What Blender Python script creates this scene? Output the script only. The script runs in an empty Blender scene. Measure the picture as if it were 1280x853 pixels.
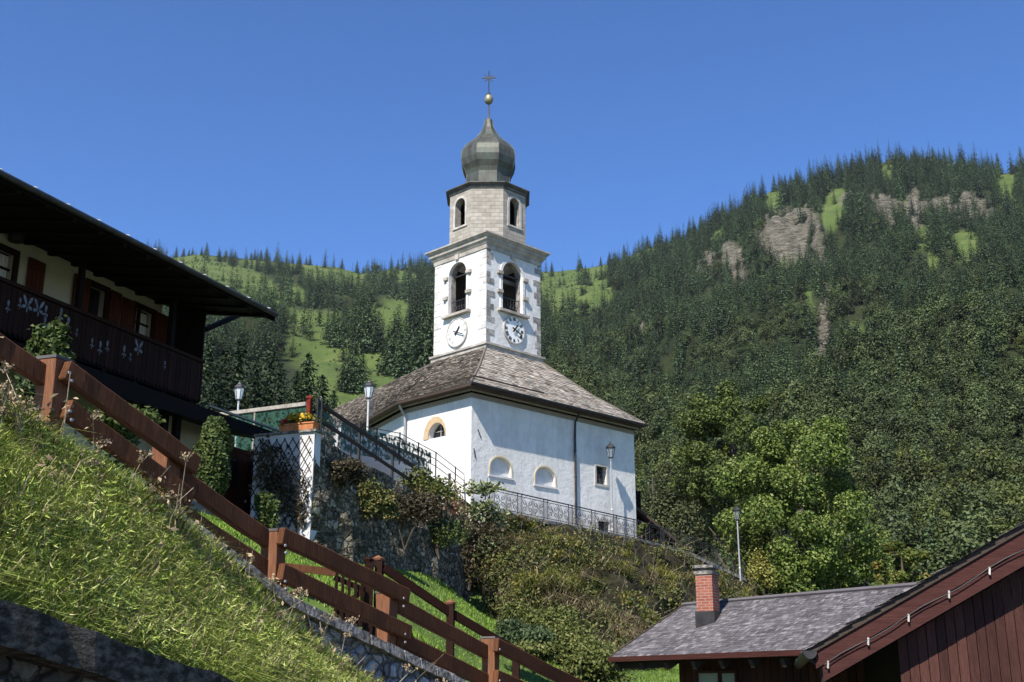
import bpy, bmesh, math, random
import numpy as np
from mathutils import Vector, Matrix, noise
R = math.radians
sc = bpy.context.scene
COL = sc.collection
rnd = random.Random(7)
rng = np.random.default_rng(11)

# ------------------------------------------------------------------ camera model (eye = world origin)
FPX, PITCH = 1480.0, R(16.5)
CP, SP = math.cos(PITCH), math.sin(PITCH)
def ray(px, py):
    xc = (px - 640) / FPX; yc = -(py - 426.5) / FPX
    return Vector((xc, CP - yc * SP, SP + yc * CP))
def at(px, py, Y):                      # a point of the photo at forward distance Y
    d = ray(px, py); return d * (Y / d.y)
def onpl(px, py, P, h):                 # ... on the vertical plane through P with heading h (degrees)
    d = ray(px, py); n = Vector((math.cos(R(h)), -math.sin(R(h)), 0))
    return d * ((P.x * n.x + P.y * n.y) / d.dot(n))
def onz(px, py, z):
    d = ray(px, py); return d * (z / d.z)
def proj(P):                            # numpy (n,3) -> pixels
    P = np.asarray(P, float); zc = P[..., 1] * CP + P[..., 2] * SP; yc = -P[..., 1] * SP + P[..., 2] * CP
    return 640 + FPX * P[..., 0] / zc, 426.5 - FPX * yc / zc
def hd(h): return Vector((math.sin(R(h)), math.cos(R(h)), 0))
ZZ = Vector((0, 0, 1))

cam = bpy.data.cameras.new('camera'); camo = bpy.data.objects.new('camera', cam); COL.objects.link(camo)
cam.sensor_width = 36; cam.lens = FPX / 1280 * 36; cam.clip_start = .1; cam.clip_end = 30000
camo.rotation_euler = (R(90) + PITCH, 0, 0); sc.camera = camo

# ------------------------------------------------------------------ light
SUN_EL, SUN_HEAD = 47.0, 25.5           # rays travel towards heading 28.5
d = Vector((math.sin(R(SUN_HEAD)) * math.cos(R(SUN_EL)), math.cos(R(SUN_HEAD)) * math.cos(R(SUN_EL)), -math.sin(R(SUN_EL))))
sun = bpy.data.lights.new('sun', 'SUN'); sun.energy = 4.2; sun.angle = R(.53); sun.color = (1, .95, .87)
suno = bpy.data.objects.new('sun', sun); COL.objects.link(suno); suno.rotation_euler = d.to_track_quat('-Z', 'Y').to_euler()
w = bpy.data.worlds.new('World'); sc.world = w; w.use_nodes = True
nt = w.node_tree; bg = nt.nodes['Background']
sky = nt.nodes.new('ShaderNodeTexSky'); sky.sky_type = 'NISHITA'; sky.sun_disc = False
sky.sun_elevation = R(SUN_EL); sky.sun_rotation = R(SUN_HEAD + 180); sky.altitude = 2500; sky.air_density = 1.0; sky.dust_density = .1; sky.ozone_density = 4.5
hs = nt.nodes.new('ShaderNodeHueSaturation'); hs.inputs['Hue'].default_value = .507; hs.inputs['Saturation'].default_value = 1.17; nt.links.new(sky.outputs[0], hs.inputs['Color']); nt.links.new(hs.outputs[0], bg.inputs[0]); bg.inputs[1].default_value = .107
sc.view_settings.view_transform = 'Standard'; sc.view_settings.look = 'None'; sc.view_settings.gamma = 1
sc.view_settings.exposure = 1.0; sc.view_settings.use_curve_mapping = False
sc.cycles.max_bounces = 5; sc.cycles.diffuse_bounces = 3; sc.cycles.transparent_max_bounces = 6; sc.cycles.volume_bounces = 0
sc.cycles.use_denoising = True
try: sc.cycles.denoiser = 'OPENIMAGEDENOISE'
except Exception: pass
sc.cycles.use_adaptive_sampling = True; sc.cycles.adaptive_threshold = .02

# ------------------------------------------------------------------ materials
M = {}
class NT:
    def __init__(s, name):
        s.m = bpy.data.materials.new(name); s.m.use_nodes = True; s.t = s.m.node_tree
        s.b = s.t.nodes['Principled BSDF']; s.o = s.t.nodes['Material Output']
    def n(s, k, **kw):
        x = s.t.nodes.new(k)
        for a, v in kw.items():
            if a.startswith('i_'):
                key = a[2:]; key = int(key) if key.isdigit() else key.replace('_', ' ')
                s.put(x.inputs[key], v)
            else: setattr(x, a, v)
        return x
    def put(s, sock, v):
        if hasattr(v, 'is_output') or isinstance(v, bpy.types.NodeSocket): s.t.links.new(v, sock)
        else: sock.default_value = v
    def coord(s, kind='Object', scale=(1, 1, 1)):
        c = s.n('ShaderNodeTexCoord'); mp = s.n('ShaderNodeMapping'); s.put(mp.inputs[0], c.outputs[kind]); mp.inputs['Scale'].default_value = scale
        return mp.outputs[0]
    def noise(s, co, scale, detail=4, rough=.55):
        x = s.n('ShaderNodeTexNoise'); s.put(x.inputs['Vector'], co); x.inputs['Scale'].default_value = scale
        x.inputs['Detail'].default_value = detail; x.inputs['Roughness'].default_value = rough; return x.outputs['Fac']
    def ramp(s, fac, stops, interp='LINEAR'):
        x = s.n('ShaderNodeValToRGB'); s.put(x.inputs[0], fac); x.color_ramp.interpolation = interp
        el = x.color_ramp.elements
        while len(el) < len(stops): el.new(.5)
        for e, (p, c) in zip(el, stops):
            e.position = p; e.color = (c[0], c[1], c[2], 1) if not isinstance(c, (int, float)) else (c, c, c, 1)
        return x.outputs[0]
    def mix(s, fac, a, b, mode='MIX'):
        x = s.n('ShaderNodeMix', data_type='RGBA', blend_type=mode); s.put(x.inputs[0], fac)
        for sock, v in ((x.inputs[6], a), (x.inputs[7], b)):
            s.put(sock, (v[0], v[1], v[2], 1) if isinstance(v, tuple) else v)
        return x.outputs[2]
    def math(s, op, a, b=0.0):
        x = s.n('ShaderNodeMath', operation=op); s.put(x.inputs[0], a); s.put(x.inputs[1], b); return x.outputs[0]
    def island(s): return s.n('ShaderNodeNewGeometry').outputs['Random Per Island']
    def objrand(s): return s.n('ShaderNodeObjectInfo').outputs['Random']
    def vary(s, col, fac, lo, hi):          # multiply by a random brightness
        v = s.n('ShaderNodeMapRange'); s.put(v.inputs[0], fac); v.inputs[3].default_value = lo; v.inputs[4].default_value = hi
        g = s.n('ShaderNodeCombineColor'); [s.put(g.inputs[i], v.outputs[0]) for i in range(3)]
        return s.mix(1.0, col, g.outputs[0], 'MULTIPLY')
    def bump(s, h, strength=.4, dist=.02):
        x = s.n('ShaderNodeBump'); x.inputs['Strength'].default_value = strength; x.inputs['Distance'].default_value = dist
        s.put(x.inputs['Height'], h); s.put(s.b.inputs['Normal'], x.outputs[0])
    def done(s, col, rough=.85, key=None, spec=.3, metal=0):
        s.put(s.b.inputs['Base Color'], (*col, 1) if isinstance(col, tuple) else col)
        s.put(s.b.inputs['Roughness'], rough); s.b.inputs['Specular IOR Level'].default_value = spec; s.b.inputs['Metallic'].default_value = metal
        M[key or s.m.name] = s.m; return s.m
def basic(name, c1, c2, scale=3, rough=.85, bump=.3, bscale=25, bd=.01, island=0, kind='Object', stretch=(1, 1, 1), spec=.3, metal=0, lo=.38, hi=.66):
    t = NT(name); co = t.coord(kind, stretch)
    f = t.noise(co, scale, 6, .62); col = t.ramp(f, [(lo, c1), (hi, c2)])
    if island: col = t.vary(col, t.island(), 1 - island, 1 + island)
    if bump: t.bump(t.noise(co, bscale, 5), bump, bd)
    return t.done(col, rough, spec=spec if rough < .8 else min(spec, .12), metal=metal)
def leaf(name, stops, transl=.25, big=.0, obj=False, rough=.6, spec=.25, bigscale=.6):
    t = NT(name); r = t.island()
    col = t.ramp(r, stops)
    co = t.coord('Object'); g = t.noise(co, bigscale, 3); col = t.vary(col, g, .62, 1.38)
    if obj: col = t.vary(col, t.objrand(), .52, 1.5)
    t.done(col, rough, spec=spec)
    if transl:
        tr = t.n('ShaderNodeBsdfTranslucent'); t.put(tr.inputs[0], col); mx = t.n('ShaderNodeMixShader'); mx.inputs[0].default_value = transl
        t.put(mx.inputs[1], t.b.outputs[0]); t.put(mx.inputs[2], tr.outputs[0]); t.put(t.o.inputs[0], mx.outputs[0])
    return t.m
def wood(name, c1, c2, island=.25, rough=.7, grain=(14, 14, 1.2), kind='UV', bump=.35, stops=(.3, .7), spec=.1):
    t = NT(name); co = t.coord(kind, grain); f = t.noise(co, 3, 6, .65)
    col = t.ramp(f, [(stops[0], c1), (stops[1], c2)])
    g = t.noise(t.coord(kind), 1.3, 4); col = t.vary(col, g, .7, 1.25)
    if island: col = t.vary(col, t.island(), 1 - island, 1 + island)
    st = t.noise(t.coord(kind, tuple(q * .35 for q in grain)), 2.2, 5, .7); col = t.vary(col, st, .45, 1.5)
    t.bump(f, bump, .012); return t.done(col, rough, spec=spec)

# ------------------------------------------------------------------ mesh building
def worldloc(o):
    v = Vector((0, 0, 0))
    while o is not None: v += o.location; o = o.parent
    return v
def box_uv(me):
    uv = me.uv_layers.new(name='UV') if not me.uv_layers else me.uv_layers[0]
    n = len(me.loops); out = np.zeros((n, 2), np.float32)
    V = np.zeros(len(me.vertices) * 3, np.float32); me.vertices.foreach_get('co', V); V = V.reshape(-1, 3)
    for p in me.polygons:
        nn = p.normal
        if abs(nn.z) > .97: u = Vector((1, 0, 0)); v = Vector((0, 1, 0))
        else: u = ZZ.cross(nn).normalized(); v = nn.cross(u)
        for li in p.loop_indices:
            c = Vector(V[me.loops[li].vertex_index]); out[li] = (c.dot(u), c.dot(v))
    uv.data.foreach_set('uv', out.ravel())
class MB:
    def __init__(s): s.v = []; s.f = []; s.uv = None
    def add(s, vs, fs):
        k = len(s.v); s.v += [tuple(v) for v in vs]; s.f += [tuple(i + k for i in f) for f in fs]; return s
    def poly(s, vs): return s.add(vs, [tuple(range(len(vs)))])
    def hexa(s, b, t):                    # two loops of the same count, bottom and top
        n = len(b); fs = [tuple(range(n - 1, -1, -1)), tuple(range(n, 2 * n))]
        fs += [(i, (i + 1) % n, n + (i + 1) % n, n + i) for i in range(n)]
        return s.add(list(b) + list(t), fs)
    def box(s, c, sx, sy, sz, ux=Vector((1, 0, 0)), uy=None, uz=ZZ):
        c = Vector(c); uy = uy if uy is not None else uz.cross(ux)
        q = [(-1, -1), (1, -1), (1, 1), (-1, 1)]
        b = [c + ux * (a * sx / 2) + uy * (e * sy / 2) - uz * (sz / 2) for a, e in q]
        return s.hexa(b, [p + uz * sz for p in b])
    def beam(s, p0, p1, w, h, up=ZZ):     # w across, h along up
        p0 = Vector(p0); p1 = Vector(p1); d = (p1 - p0).normalized(); side = d.cross(up).normalized(); u = side.cross(d).normalized()
        q = [(-1, -1), (1, -1), (1, 1), (-1, 1)]
        a = [p0 + side * (x * w / 2) + u * (y * h / 2) for x, y in q]; b = [p1 + side * (x * w / 2) + u * (y * h / 2) for x, y in q]
        return s.hexa(a, b)
    def tube(s, pts, r, n=8, cap=True):
        pts = [Vector(p) for p in pts]; k0 = len(s.v); rings = []
        rs = r if isinstance(r, (list, tuple)) else [r] * len(pts)
        for i, p in enumerate(pts):
            d = (pts[min(i + 1, len(pts) - 1)] - pts[max(i - 1, 0)]).normalized()
            a = Vector((0, 0, 1)) if abs(d.z) < .9 else Vector((1, 0, 0)); u = d.cross(a).normalized(); v = d.cross(u)
            rings.append([p + (u * math.cos(2 * math.pi * j / n) + v * math.sin(2 * math.pi * j / n)) * rs[i] for j in range(n)])
        fs = []
        for i in range(len(pts) - 1):
            for j in range(n):
                fs.append((i * n + j, i * n + (j + 1) % n, (i + 1) * n + (j + 1) % n, (i + 1) * n + j))
        if cap: fs += [tuple(range(n - 1, -1, -1)), tuple((len(pts) - 1) * n + j for j in range(n))]
        return s.add([q for rg in rings for q in rg], fs)
    def lathe(s, prof, c=(0, 0, 0), n=16, ph=0.0, cap=True):
        c = Vector(c); vs = [c + Vector((r * math.cos(ph + 2 * math.pi * j / n), r * math.sin(ph + 2 * math.pi * j / n), z)) for r, z in prof for j in range(n)]
        fs = []
        for i in range(len(prof) - 1):
            for j in range(n): fs.append((i * n + j, i * n + (j + 1) % n, (i + 1) * n + (j + 1) % n, (i + 1) * n + j))
        if cap: fs += [tuple(range(n - 1, -1, -1)), tuple((len(prof) - 1) * n + j for j in range(n))]
        return s.add(vs, fs)
    def prism(s, fr, pts, n0, n1):        # outline in a wall frame, from depth n0 to n1
        return s.hexa([fr(u, z, n0) for u, z in pts], [fr(u, z, n1) for u, z in pts])
    def band(s, fr, outer, inner, n0, n1, closed=False):   # strip between two outlines, with thickness
        k = len(outer); m = k if closed else k - 1
        vs = [fr(u, z, n) for n in (n0, n1) for L in (outer, inner) for u, z in L]
        A, B, C, D = 0, k, 2 * k, 3 * k; fs = []
        for i in range(m):
            j = (i + 1) % k
            fs += [(C + i, C + j, D + j, D + i), (A + i, A + j, C + j, C + i), (B + j, B + i, D + i, D + j), (A + j, A + i, B + i, B + j)]
        if not closed: fs += [(A, B, D, C), (A + k - 1, C + k - 1, D + k - 1, B + k - 1)]
        return s.add(vs, fs)
    def build(s, name, mat, parent=None, smooth=False, uv=True, bevel=0):
        off = worldloc(parent) if parent is not None else Vector((0, 0, 0))
        me = bpy.data.meshes.new(name); me.from_pydata([Vector(v) - off for v in s.v], [], s.f); me.update()
        bm = bmesh.new(); bm.from_mesh(me); bmesh.ops.recalc_face_normals(bm, faces=bm.faces); bm.to_mesh(me); bm.free()
        me.materials.append(M[mat] if isinstance(mat, str) else mat)
        if smooth: me.polygons.foreach_set('use_smooth', [True] * len(me.polygons))
        if uv: box_uv(me)
        o = bpy.data.objects.new(name, me); COL.objects.link(o); o.parent = parent
        if bevel:
            b = o.modifiers.new('bevel', 'BEVEL'); b.width = bevel; b.segments = 1; b.limit_method = 'ANGLE'
        return o
def cut(o, cutters):                       # real openings: boolean difference, baked at once
    for c in cutters:
        m = o.modifiers.new('b', 'BOOLEAN'); m.object = c; m.operation = 'DIFFERENCE'; m.solver = 'EXACT'
    me = bpy.data.meshes.new_from_object(o.evaluated_get(bpy.context.evaluated_depsgraph_get()))
    o.modifiers.clear(); o.data = me; box_uv(me)
    for c in cutters: bpy.data.objects.remove(c)
def tag(o, label, cat=None, group=None, kind=None):
    if label: o['label'] = label
    if cat: o['category'] = cat
    if group: o['group'] = group
    if kind: o['kind'] = kind
    return o
def thing(name, label, cat, loc=(0, 0, 0), group=None):
    o = bpy.data.objects.new(name, None); o.empty_display_size = .2; COL.objects.link(o); o.location = loc
    return tag(o, label, cat, group)
def dup(root, loc, rz=0, label=None, group=None, scale=None):
    r = root.copy(); COL.objects.link(r); r.location = loc; r.rotation_euler = (0, 0, rz)
    if scale: r.scale = scale
    if label: r['label'] = label
    if group: r['group'] = group
    for ch in list(root.children):
        c = ch.copy(); COL.objects.link(c); c.parent = r
        for g in list(ch.children):
            e = g.copy(); COL.objects.link(e); e.parent = c
    return r
def frame(P, u, n):                        # wall frame: (along, height, outwards) -> world
    P = Vector((P.x, P.y, 0))
    return lambda a, z, k=0: P + u * a + n * k + Vector((0, 0, z))
def arch(u0, u1, z0, zs, n=12, rise=None):
    c = (u0 + u1) / 2; r = (u1 - u0) / 2; rise = r if rise is None else rise
    return [(u0, z0), (u1, z0)] + [(c + r * math.cos(a), zs + rise * math.sin(a)) for a in [math.pi * i / n for i in range(n + 1)]]
def archline(u0, u1, z0, zs, n=16, rise=None):      # open line: foot, arc, foot
    c = (u0 + u1) / 2; r = (u1 - u0) / 2; rise = r if rise is None else rise
    return [(u1, z0)] + [(c + r * math.cos(a), zs + rise * math.sin(a)) for a in [math.pi * i / n for i in range(n + 1)]] + [(u0, z0)]
def np_obj(name, V, F, mat, parent=None, link=True, smooth=False):   # F: list of int arrays, each (m,k)
    V = np.asarray(V, np.float32)
    me = bpy.data.meshes.new(name); me.vertices.add(len(V)); me.vertices.foreach_set('co', V.ravel())
    F = [np.asarray(f, np.int32) for f in F if len(f)]
    loops = np.concatenate([f.ravel() for f in F]); tot = np.concatenate([np.full(len(f), f.shape[1], np.int32) for f in F])
    me.loops.add(len(loops)); me.loops.foreach_set('vertex_index', loops)
    me.polygons.add(len(tot)); me.polygons.foreach_set('loop_start', np.concatenate([[0], np.cumsum(tot)[:-1]]).astype(np.int32))
    me.polygons.foreach_set('loop_total', tot)
    if smooth: me.polygons.foreach_set('use_smooth', np.ones(len(tot), bool))
    me.update(calc_edges=True)
    for m in (mat if isinstance(mat, list) else [mat]): me.materials.append(M[m])
    o = bpy.data.objects.new(name, me)
    if link: COL.objects.link(o)
    o.parent = parent
    return o
def nrm(a): return a / np.maximum(np.linalg.norm(a, axis=-1, keepdims=True), 1e-9)
def leaves(C, size, out=None, up=.5, outw=.5, ratio=.55, jit=.35, nj=.75):   # diamond leaf faces at points C -> V, F
    n = len(C); N = rng.normal(size=(n, 3)) * nj
    N[:, 2] += up
    if out is not None: N += out * outw
    N = nrm(N); A = nrm(np.cross(N, rng.normal(size=(n, 3)))); B = np.cross(N, A)
    s = (size * (1 + jit * rng.uniform(-1, 1, n)))[:, None]
    fold = N * s * .18
    V = np.stack([C - A * s, C + B * s * ratio - fold, C + A * s, C - B * s * ratio - fold], 1).reshape(-1, 3)
    return V, np.arange(4 * n).reshape(n, 4)
def blades(P, H, wd, lean, seg_droop=.35):   # grass blades: base P, height H, width wd, lean vectors (n,3)
    n = len(P); a = rng.uniform(0, 2 * np.pi, n); S = np.stack([np.cos(a), np.sin(a), 0 * a], 1) * wd[:, None] * .5
    U = np.array([0, 0, 1.0]); up = H[:, None] * U
    mid = P + up * .55 + lean * .35; tip = P + up * (1 - seg_droop * np.linalg.norm(lean, axis=1, keepdims=True) / np.maximum(H[:, None], .01)) + lean
    V = np.stack([P - S, P + S, mid + S * .75, mid - S * .75, tip], 1).reshape(-1, 3)
    k = np.arange(n)[:, None] * 5
    return V, k + np.array([[0, 1, 2, 3]]), k + np.array([[3, 2, 4]])
def blade_obj(name, parts, mat, parent=None):
    Vs, Q, T, k = [], [], [], 0
    for V, q, t in parts: Vs.append(V); Q.append(q + k); T.append(t + k); k += len(V)
    return np_obj(name, np.concatenate(Vs), [np.concatenate(Q), np.concatenate(T)], mat, parent)
def leaf_obj(name, parts, mat, parent=None):
    Vs, Q, k = [], [], 0
    for V, q in parts: Vs.append(V); Q.append(q + k); k += len(V)
    return np_obj(name, np.concatenate(Vs), [np.concatenate(Q)], mat, parent)
def shingles(mb, P0, P1, Q1, Q0, w, h, lift=.03, over=1.25, seed=1, pad=0):   # rows of slabs from the eave P0-P1 up to Q0-Q1
    g = random.Random(seed); P0, P1, Q0, Q1 = map(Vector, (P0, P1, Q0, Q1))
    N = (P1 - P0).cross(Q0 - P0).normalized()
    if N.z < 0: N = -N
    Lh = max((Q0 - P0).length, .01); slope = ((Q0 + Q1) / 2 - (P0 + P1) / 2).length
    rows = max(1, int(slope / h))
    for r in range(rows):
        v0 = r / rows; v1 = min(1, (r + over) / rows)
        A0, A1 = P0.lerp(Q0, v0), P1.lerp(Q1, v0); B0, B1 = P0.lerp(Q0, v1), P1.lerp(Q1, v1)
        L = (A1 - A0).length
        if L < w * .4: continue
        x = -g.random() * w
        while x < L:
            ww = w * g.uniform(.6, 1.4); a = max(0, x) / L; b = min(L, x + ww - .012) / L; x += ww
            if b - a < .02 / L: continue
            dv = g.uniform(-.12, .12) / rows; lf = lift * g.uniform(.6, 1.7); tilt = lift * g.uniform(-.3, .3)
            dn = ((B0 - A0) * dv)
            p0 = A0.lerp(A1, a) + N * (lf + tilt) + dn; p1 = A0.lerp(A1, b) + N * (lf - tilt) + dn
            q0 = B0.lerp(B1, a) + N * .004; q1 = B0.lerp(B1, b) + N * .004
            mb.add([p0, p1, q1, q0, p0 - N * lift * .9, p1 - N * lift * .9], [(0, 1, 2, 3), (4, 5, 1, 0)])
# ------------------------------------------------------------------ material library
def plaster(name, c, dirt, stain, damp=None):
    t = NT(name); co = t.coord('Object'); f = t.noise(co, .9, 7, .7); col = t.ramp(f, [(.36, dirt), (.56, c)])
    st = t.noise(t.coord('Object', (2.2, 2.2, .30)), 1.6, 6, .65); k = t.ramp(st, [(.50, 0.0), (.72, 1.0)])
    col = t.mix(t.math('MULTIPLY', k, .55), col, stain); pt = t.noise(co, 2.6, 7, .75); col = t.mix(t.math('MULTIPLY', t.ramp(pt, [(.58, 0.0), (.64, 1.0)]), .45), col, dirt)
    if damp:
        sx = t.n('ShaderNodeSeparateXYZ'); t.put(sx.inputs[0], co); hgt = t.math('ADD', sx.outputs[2], t.math('MULTIPLY', t.noise(co, 1.3, 5, .7), -2.2)); col = t.mix(t.math('MULTIPLY', t.ramp(hgt, [(.0, 1.0), (.5, 0.0)]), .5), col, damp)
    t.bump(t.noise(co, 3.2, 7, .68), .6, .06); return t.done(col, .92, spec=.15)
plaster('white_plaster', (.67, .65, .615), (.56, .54, .505), (.45, .42, .385), (.36, .345, .31))
plaster('tower_plaster', (.65, .635, .615), (.54, .52, .495), (.42, .39, .36))
basic('cream_plaster', (.36, .335, .26), (.44, .41, .32), 1.2, bump=.2)
basic('niche_white', (.50, .49, .48), (.62, .61, .60), 2)
basic('yellow_trim', (.50, .41, .23), (.58, .50, .33), 4)
basic('quoin_stone', (.17, .155, .14), (.38, .355, .325), 3.5, island=.22, bump=.5)
basic('cornice_stone', (.26, .235, .20), (.44, .40, .35), 2.2, bump=.5, bscale=18)
basic('sill_stone', (.34, .32, .29), (.50, .47, .43), 4)
def blockwall(name, c1, c2, mortar, bw, bh, msize=.012, vary=.3, bumpd=.02, off=.5):
    t = NT(name); co = t.coord('UV'); b = t.n('ShaderNodeTexBrick', offset=off); t.put(b.inputs['Vector'], co)
    b.inputs['Scale'].default_value = 1; b.inputs['Brick Width'].default_value = bw; b.inputs['Row Height'].default_value = bh; b.inputs['Mortar Size'].default_value = msize
    b.inputs['Color1'].default_value = (*c1, 1); b.inputs['Color2'].default_value = (*c2, 1); b.inputs['Mortar'].default_value = (*mortar, 1); b.inputs['Bias'].default_value = 0
    col = t.vary(b.outputs['Color'], t.noise(t.coord('UV'), 2.5, 6, .65), 1 - vary, 1 + vary)
    hh = t.math('ADD', t.math('MULTIPLY', b.outputs['Fac'], -1.0), t.math('MULTIPLY', t.noise(co, 14, 5), .5))
    t.bump(hh, .7, bumpd); return t.done(col, .9, spec=.2)
blockwall('drum_stone', (.27, .24, .20), (.37, .335, .285), (.22, .195, .165), .44, .205, .009, .42)
blockwall('red_brick', (.22, .066, .042), (.31, .105, .066), (.30, .22, .18), .17, .058, .007, .25, .008)
def copper():
    t = NT('old_copper'); co = t.coord('Object', (1, 1, .5)); f = t.noise(co, 1.7, 7, .68)
    col = t.ramp(f, [(.30, (.030, .028, .023)), (.44, (.062, .060, .048)), (.54, (.085, .090, .068)), (.66, (.075, .100, .078)), (.78, (.115, .068, .045))])
    st = t.noise(t.coord('Object', (6, 6, .5)), 1.5, 4); col = t.vary(col, st, .55, 1.4)
    t.bump(t.noise(co, 9, 4), .25, .02); return t.done(col, .5, spec=.5, metal=.25)
copper()
basic('dark_lead', (.05, .048, .045), (.12, .11, .10), 2.5, rough=.6, bump=.2)
basic('dark_iron', (.012, .012, .013), (.028, .027, .026), 6, rough=.5, bump=.1, spec=.5)
basic('gold_ball', (.22, .19, .12), (.38, .33, .21), 5, rough=.45, metal=.5, bump=.1)
def shingle(name, stops, scale=1.1):
    t = NT(name); col = t.ramp(t.island(), stops); col = t.vary(col, t.noise(t.coord('Object'), scale, 6, .65), .55, 1.45)
    t.bump(t.noise(t.coord('Object', (1, 1, 1)), 30, 4), .4, .01); return t.done(col, .9, spec=.15)
shingle('larch_shingle', [(0, (.15, .128, .105)), (.3, (.255, .225, .19)), (.6, (.35, .315, .27)), (.85, (.28, .225, .175)), (1, (.44, .40, .35))])
shingle('slate_tile', [(0, (.070, .064, .068)), (.35, (.098, .090, .095)), (.8, (.135, .124, .130)), (1, (.20, .185, .19))], .8)
shingle('dark_shingle', [(0, (.062, .050, .040)), (.4, (.118, .099, .080)), (.8, (.18, .153, .124)), (1, (.27, .235, .195))])
basic('quoin_faded', (.48, .45, .42), (.62, .60, .57), 3.5, island=.12, bump=.4)
basic('pale_rail', (.26, .24, .21), (.42, .40, .36), 4)
wood('eave_wood', (.035, .026, .020), (.075, .055, .042), .2)
wood('cornice_wood', (.19, .155, .115), (.30, .25, .19), .15)
wood('fence_wood', (.048, .018, .007), (.130, .054, .025), .25, grain=(22, 1.6, 1))
wood('fence_post_wood', (.11, .045, .022), (.23, .105, .056), .12, grain=(26, 1.5, 1), bump=.5)
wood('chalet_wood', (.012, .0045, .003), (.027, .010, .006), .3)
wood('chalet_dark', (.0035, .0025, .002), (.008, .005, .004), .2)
wood('barn_red', (.034, .014, .011), (.088, .037, .028), .34, grain=(30, 2.2, 1), stops=(.28, .75))
wood('barge_wood', (.036, .013, .011), (.075, .028, .022), .15, grain=(1.5, 26, 1))
wood('old_plank', (.18, .16, .14), (.34, .31, .27), .2)
wood('orange_plank', (.42, .13, .035), (.60, .22, .07), .2)
wood('shutter_wood', (.040, .011, .006), (.072, .021, .012), .2)
basic('soot_metal', (.03, .028, .028), (.06, .055, .052), 5, rough=.45, bump=.1, metal=.4)
basic('zinc', (.28, .28, .29), (.40, .40, .41), 3, rough=.5, bump=.1, metal=.3)
basic('pole_grey', (.42, .43, .43), (.55, .56, .55), 4, rough=.5, bump=.05)
basic('clip_white', (.55, .52, .48), (.75, .72, .68), 8)
basic('terracotta', (.42, .15, .06), (.56, .23, .10), 5)
basic('red_paint', (.11, .014, .01), (.17, .026, .016), 5)
basic('coping_dark', (.050, .042, .030), (.25, .21, .15), 9, bump=1.0, bscale=26, bd=.06, stretch=(1, 1, 2.2), lo=.42, hi=.68)
basic('flower_paint', (.08, .083, .10), (.20, .21, .25), 14)
basic('curtain', (.42, .42, .44), (.60, .60, .62), 6, stretch=(8, 8, .4))
basic('clock_white', (.74, .73, .70), (.84, .83, .80), 3, bump=0)
basic('clock_black', (.012, .012, .015), (.025, .025, .03), 3, bump=0)
basic('clock_faded', (.40, .40, .39), (.56, .55, .53), 5, bump=0)
basic('bronze_bell', (.22, .20, .15), (.36, .33, .26), 4, rough=.5, metal=.4)
basic('window_dark', (.010, .011, .013), (.018, .019, .022), 2, rough=.12, bump=0, spec=.6)
basic('window_pale', (.20, .23, .20), (.32, .36, .32), 1, rough=.2, bump=0, spec=.6)
basic('interior_shade', (.03, .027, .024), (.06, .052, .045), 2)  # dark tone painting the shade inside the tower openings
basic('path_gravel', (.16, .155, .15), (.30, .29, .28), 3, bump=.6, bscale=60)
basic('asphalt', (.045, .045, .047), (.065, .065, .067), 4)
basic('earth', (.014, .012, .007), (.034, .030, .015), 2, bump=.8, bscale=12, bd=.05)
basic('lawn_soil', (.060, .095, .022), (.10, .15, .035), 1.5, bump=.6, bscale=20, bd=.04)
basic('bank_soil', (.075, .105, .026), (.13, .165, .045), 3, bump=.8, bscale=20, bd=.05)
basic('bark', (.05, .04, .03), (.11, .09, .07), 6, stretch=(1, 1, .3), bump=.7, bscale=20)
basic('pale_bark', (.16, .14, .12), (.26, .23, .2), 6, stretch=(1, 1, .3))
basic('twig', (.20, .16, .11), (.38, .32, .23), 8, island=.4, bump=0)
basic('dry_flower', (.24, .17, .10), (.42, .32, .20), 8, island=.4, bump=0)
def rubble(name, stops, scale, mortar, grow=.0, moss=None):
    t = NT(name); co = t.coord('UV', (1, 1.35, 1)); nz = t.noise(co, 3, 3)
    v1 = t.n('ShaderNodeTexVoronoi', feature='F1'); v2 = t.n('ShaderNodeTexVoronoi', feature='DISTANCE_TO_EDGE')
    dis = t.n('ShaderNodeVectorMath', operation='ADD'); t.put(dis.inputs[0], co); k = t.n('ShaderNodeCombineXYZ'); t.put(k.inputs[0], t.math('MULTIPLY', nz, .45)); t.put(k.inputs[1], t.math('MULTIPLY', nz, .3)); t.put(dis.inputs[1], k.outputs[0])
    for v in (v1, v2): t.put(v.inputs['Vector'], dis.outputs[0]); v.inputs['Scale'].default_value = scale
    sep = t.n('ShaderNodeSeparateColor'); t.put(sep.inputs[0], v1.outputs['Color'])
    col = t.ramp(sep.outputs[0], stops); col = t.vary(col, t.noise(co, 9, 5, .7), .6, 1.4); col = t.vary(col, t.noise(t.coord('UV', (2.5, .5, 1)), 4, 5, .7), .55, 1.45)
    e = t.ramp(t.math('ADD', v2.outputs['Distance'], t.math('MULTIPLY', t.noise(co, 12, 4), .06)), [(.04, .25), (.10, 1.0)]); col = t.mix(e, mortar, col)
    if moss: col = t.mix(t.ramp(t.noise(co, 1.1, 6, .7), [(.5, 0.0), (.62, 1.0)]), col, moss)
    hgt = t.math('ADD', t.ramp(v2.outputs['Distance'], [(0, 0.0), (.16, 1.0)]), t.math('MULTIPLY', t.noise(co, 16, 5), .4))
    t.bump(hgt, 1.0, .07); return t.done(col, .93, spec=.15)
rubble('rubble_wall', [(0, (.075, .060, .041)), (.5, (.18, .150, .102)), (1, (.37, .315, .225))], 4.2, (.027, .022, .016), moss=(.045, .045, .022))
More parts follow.
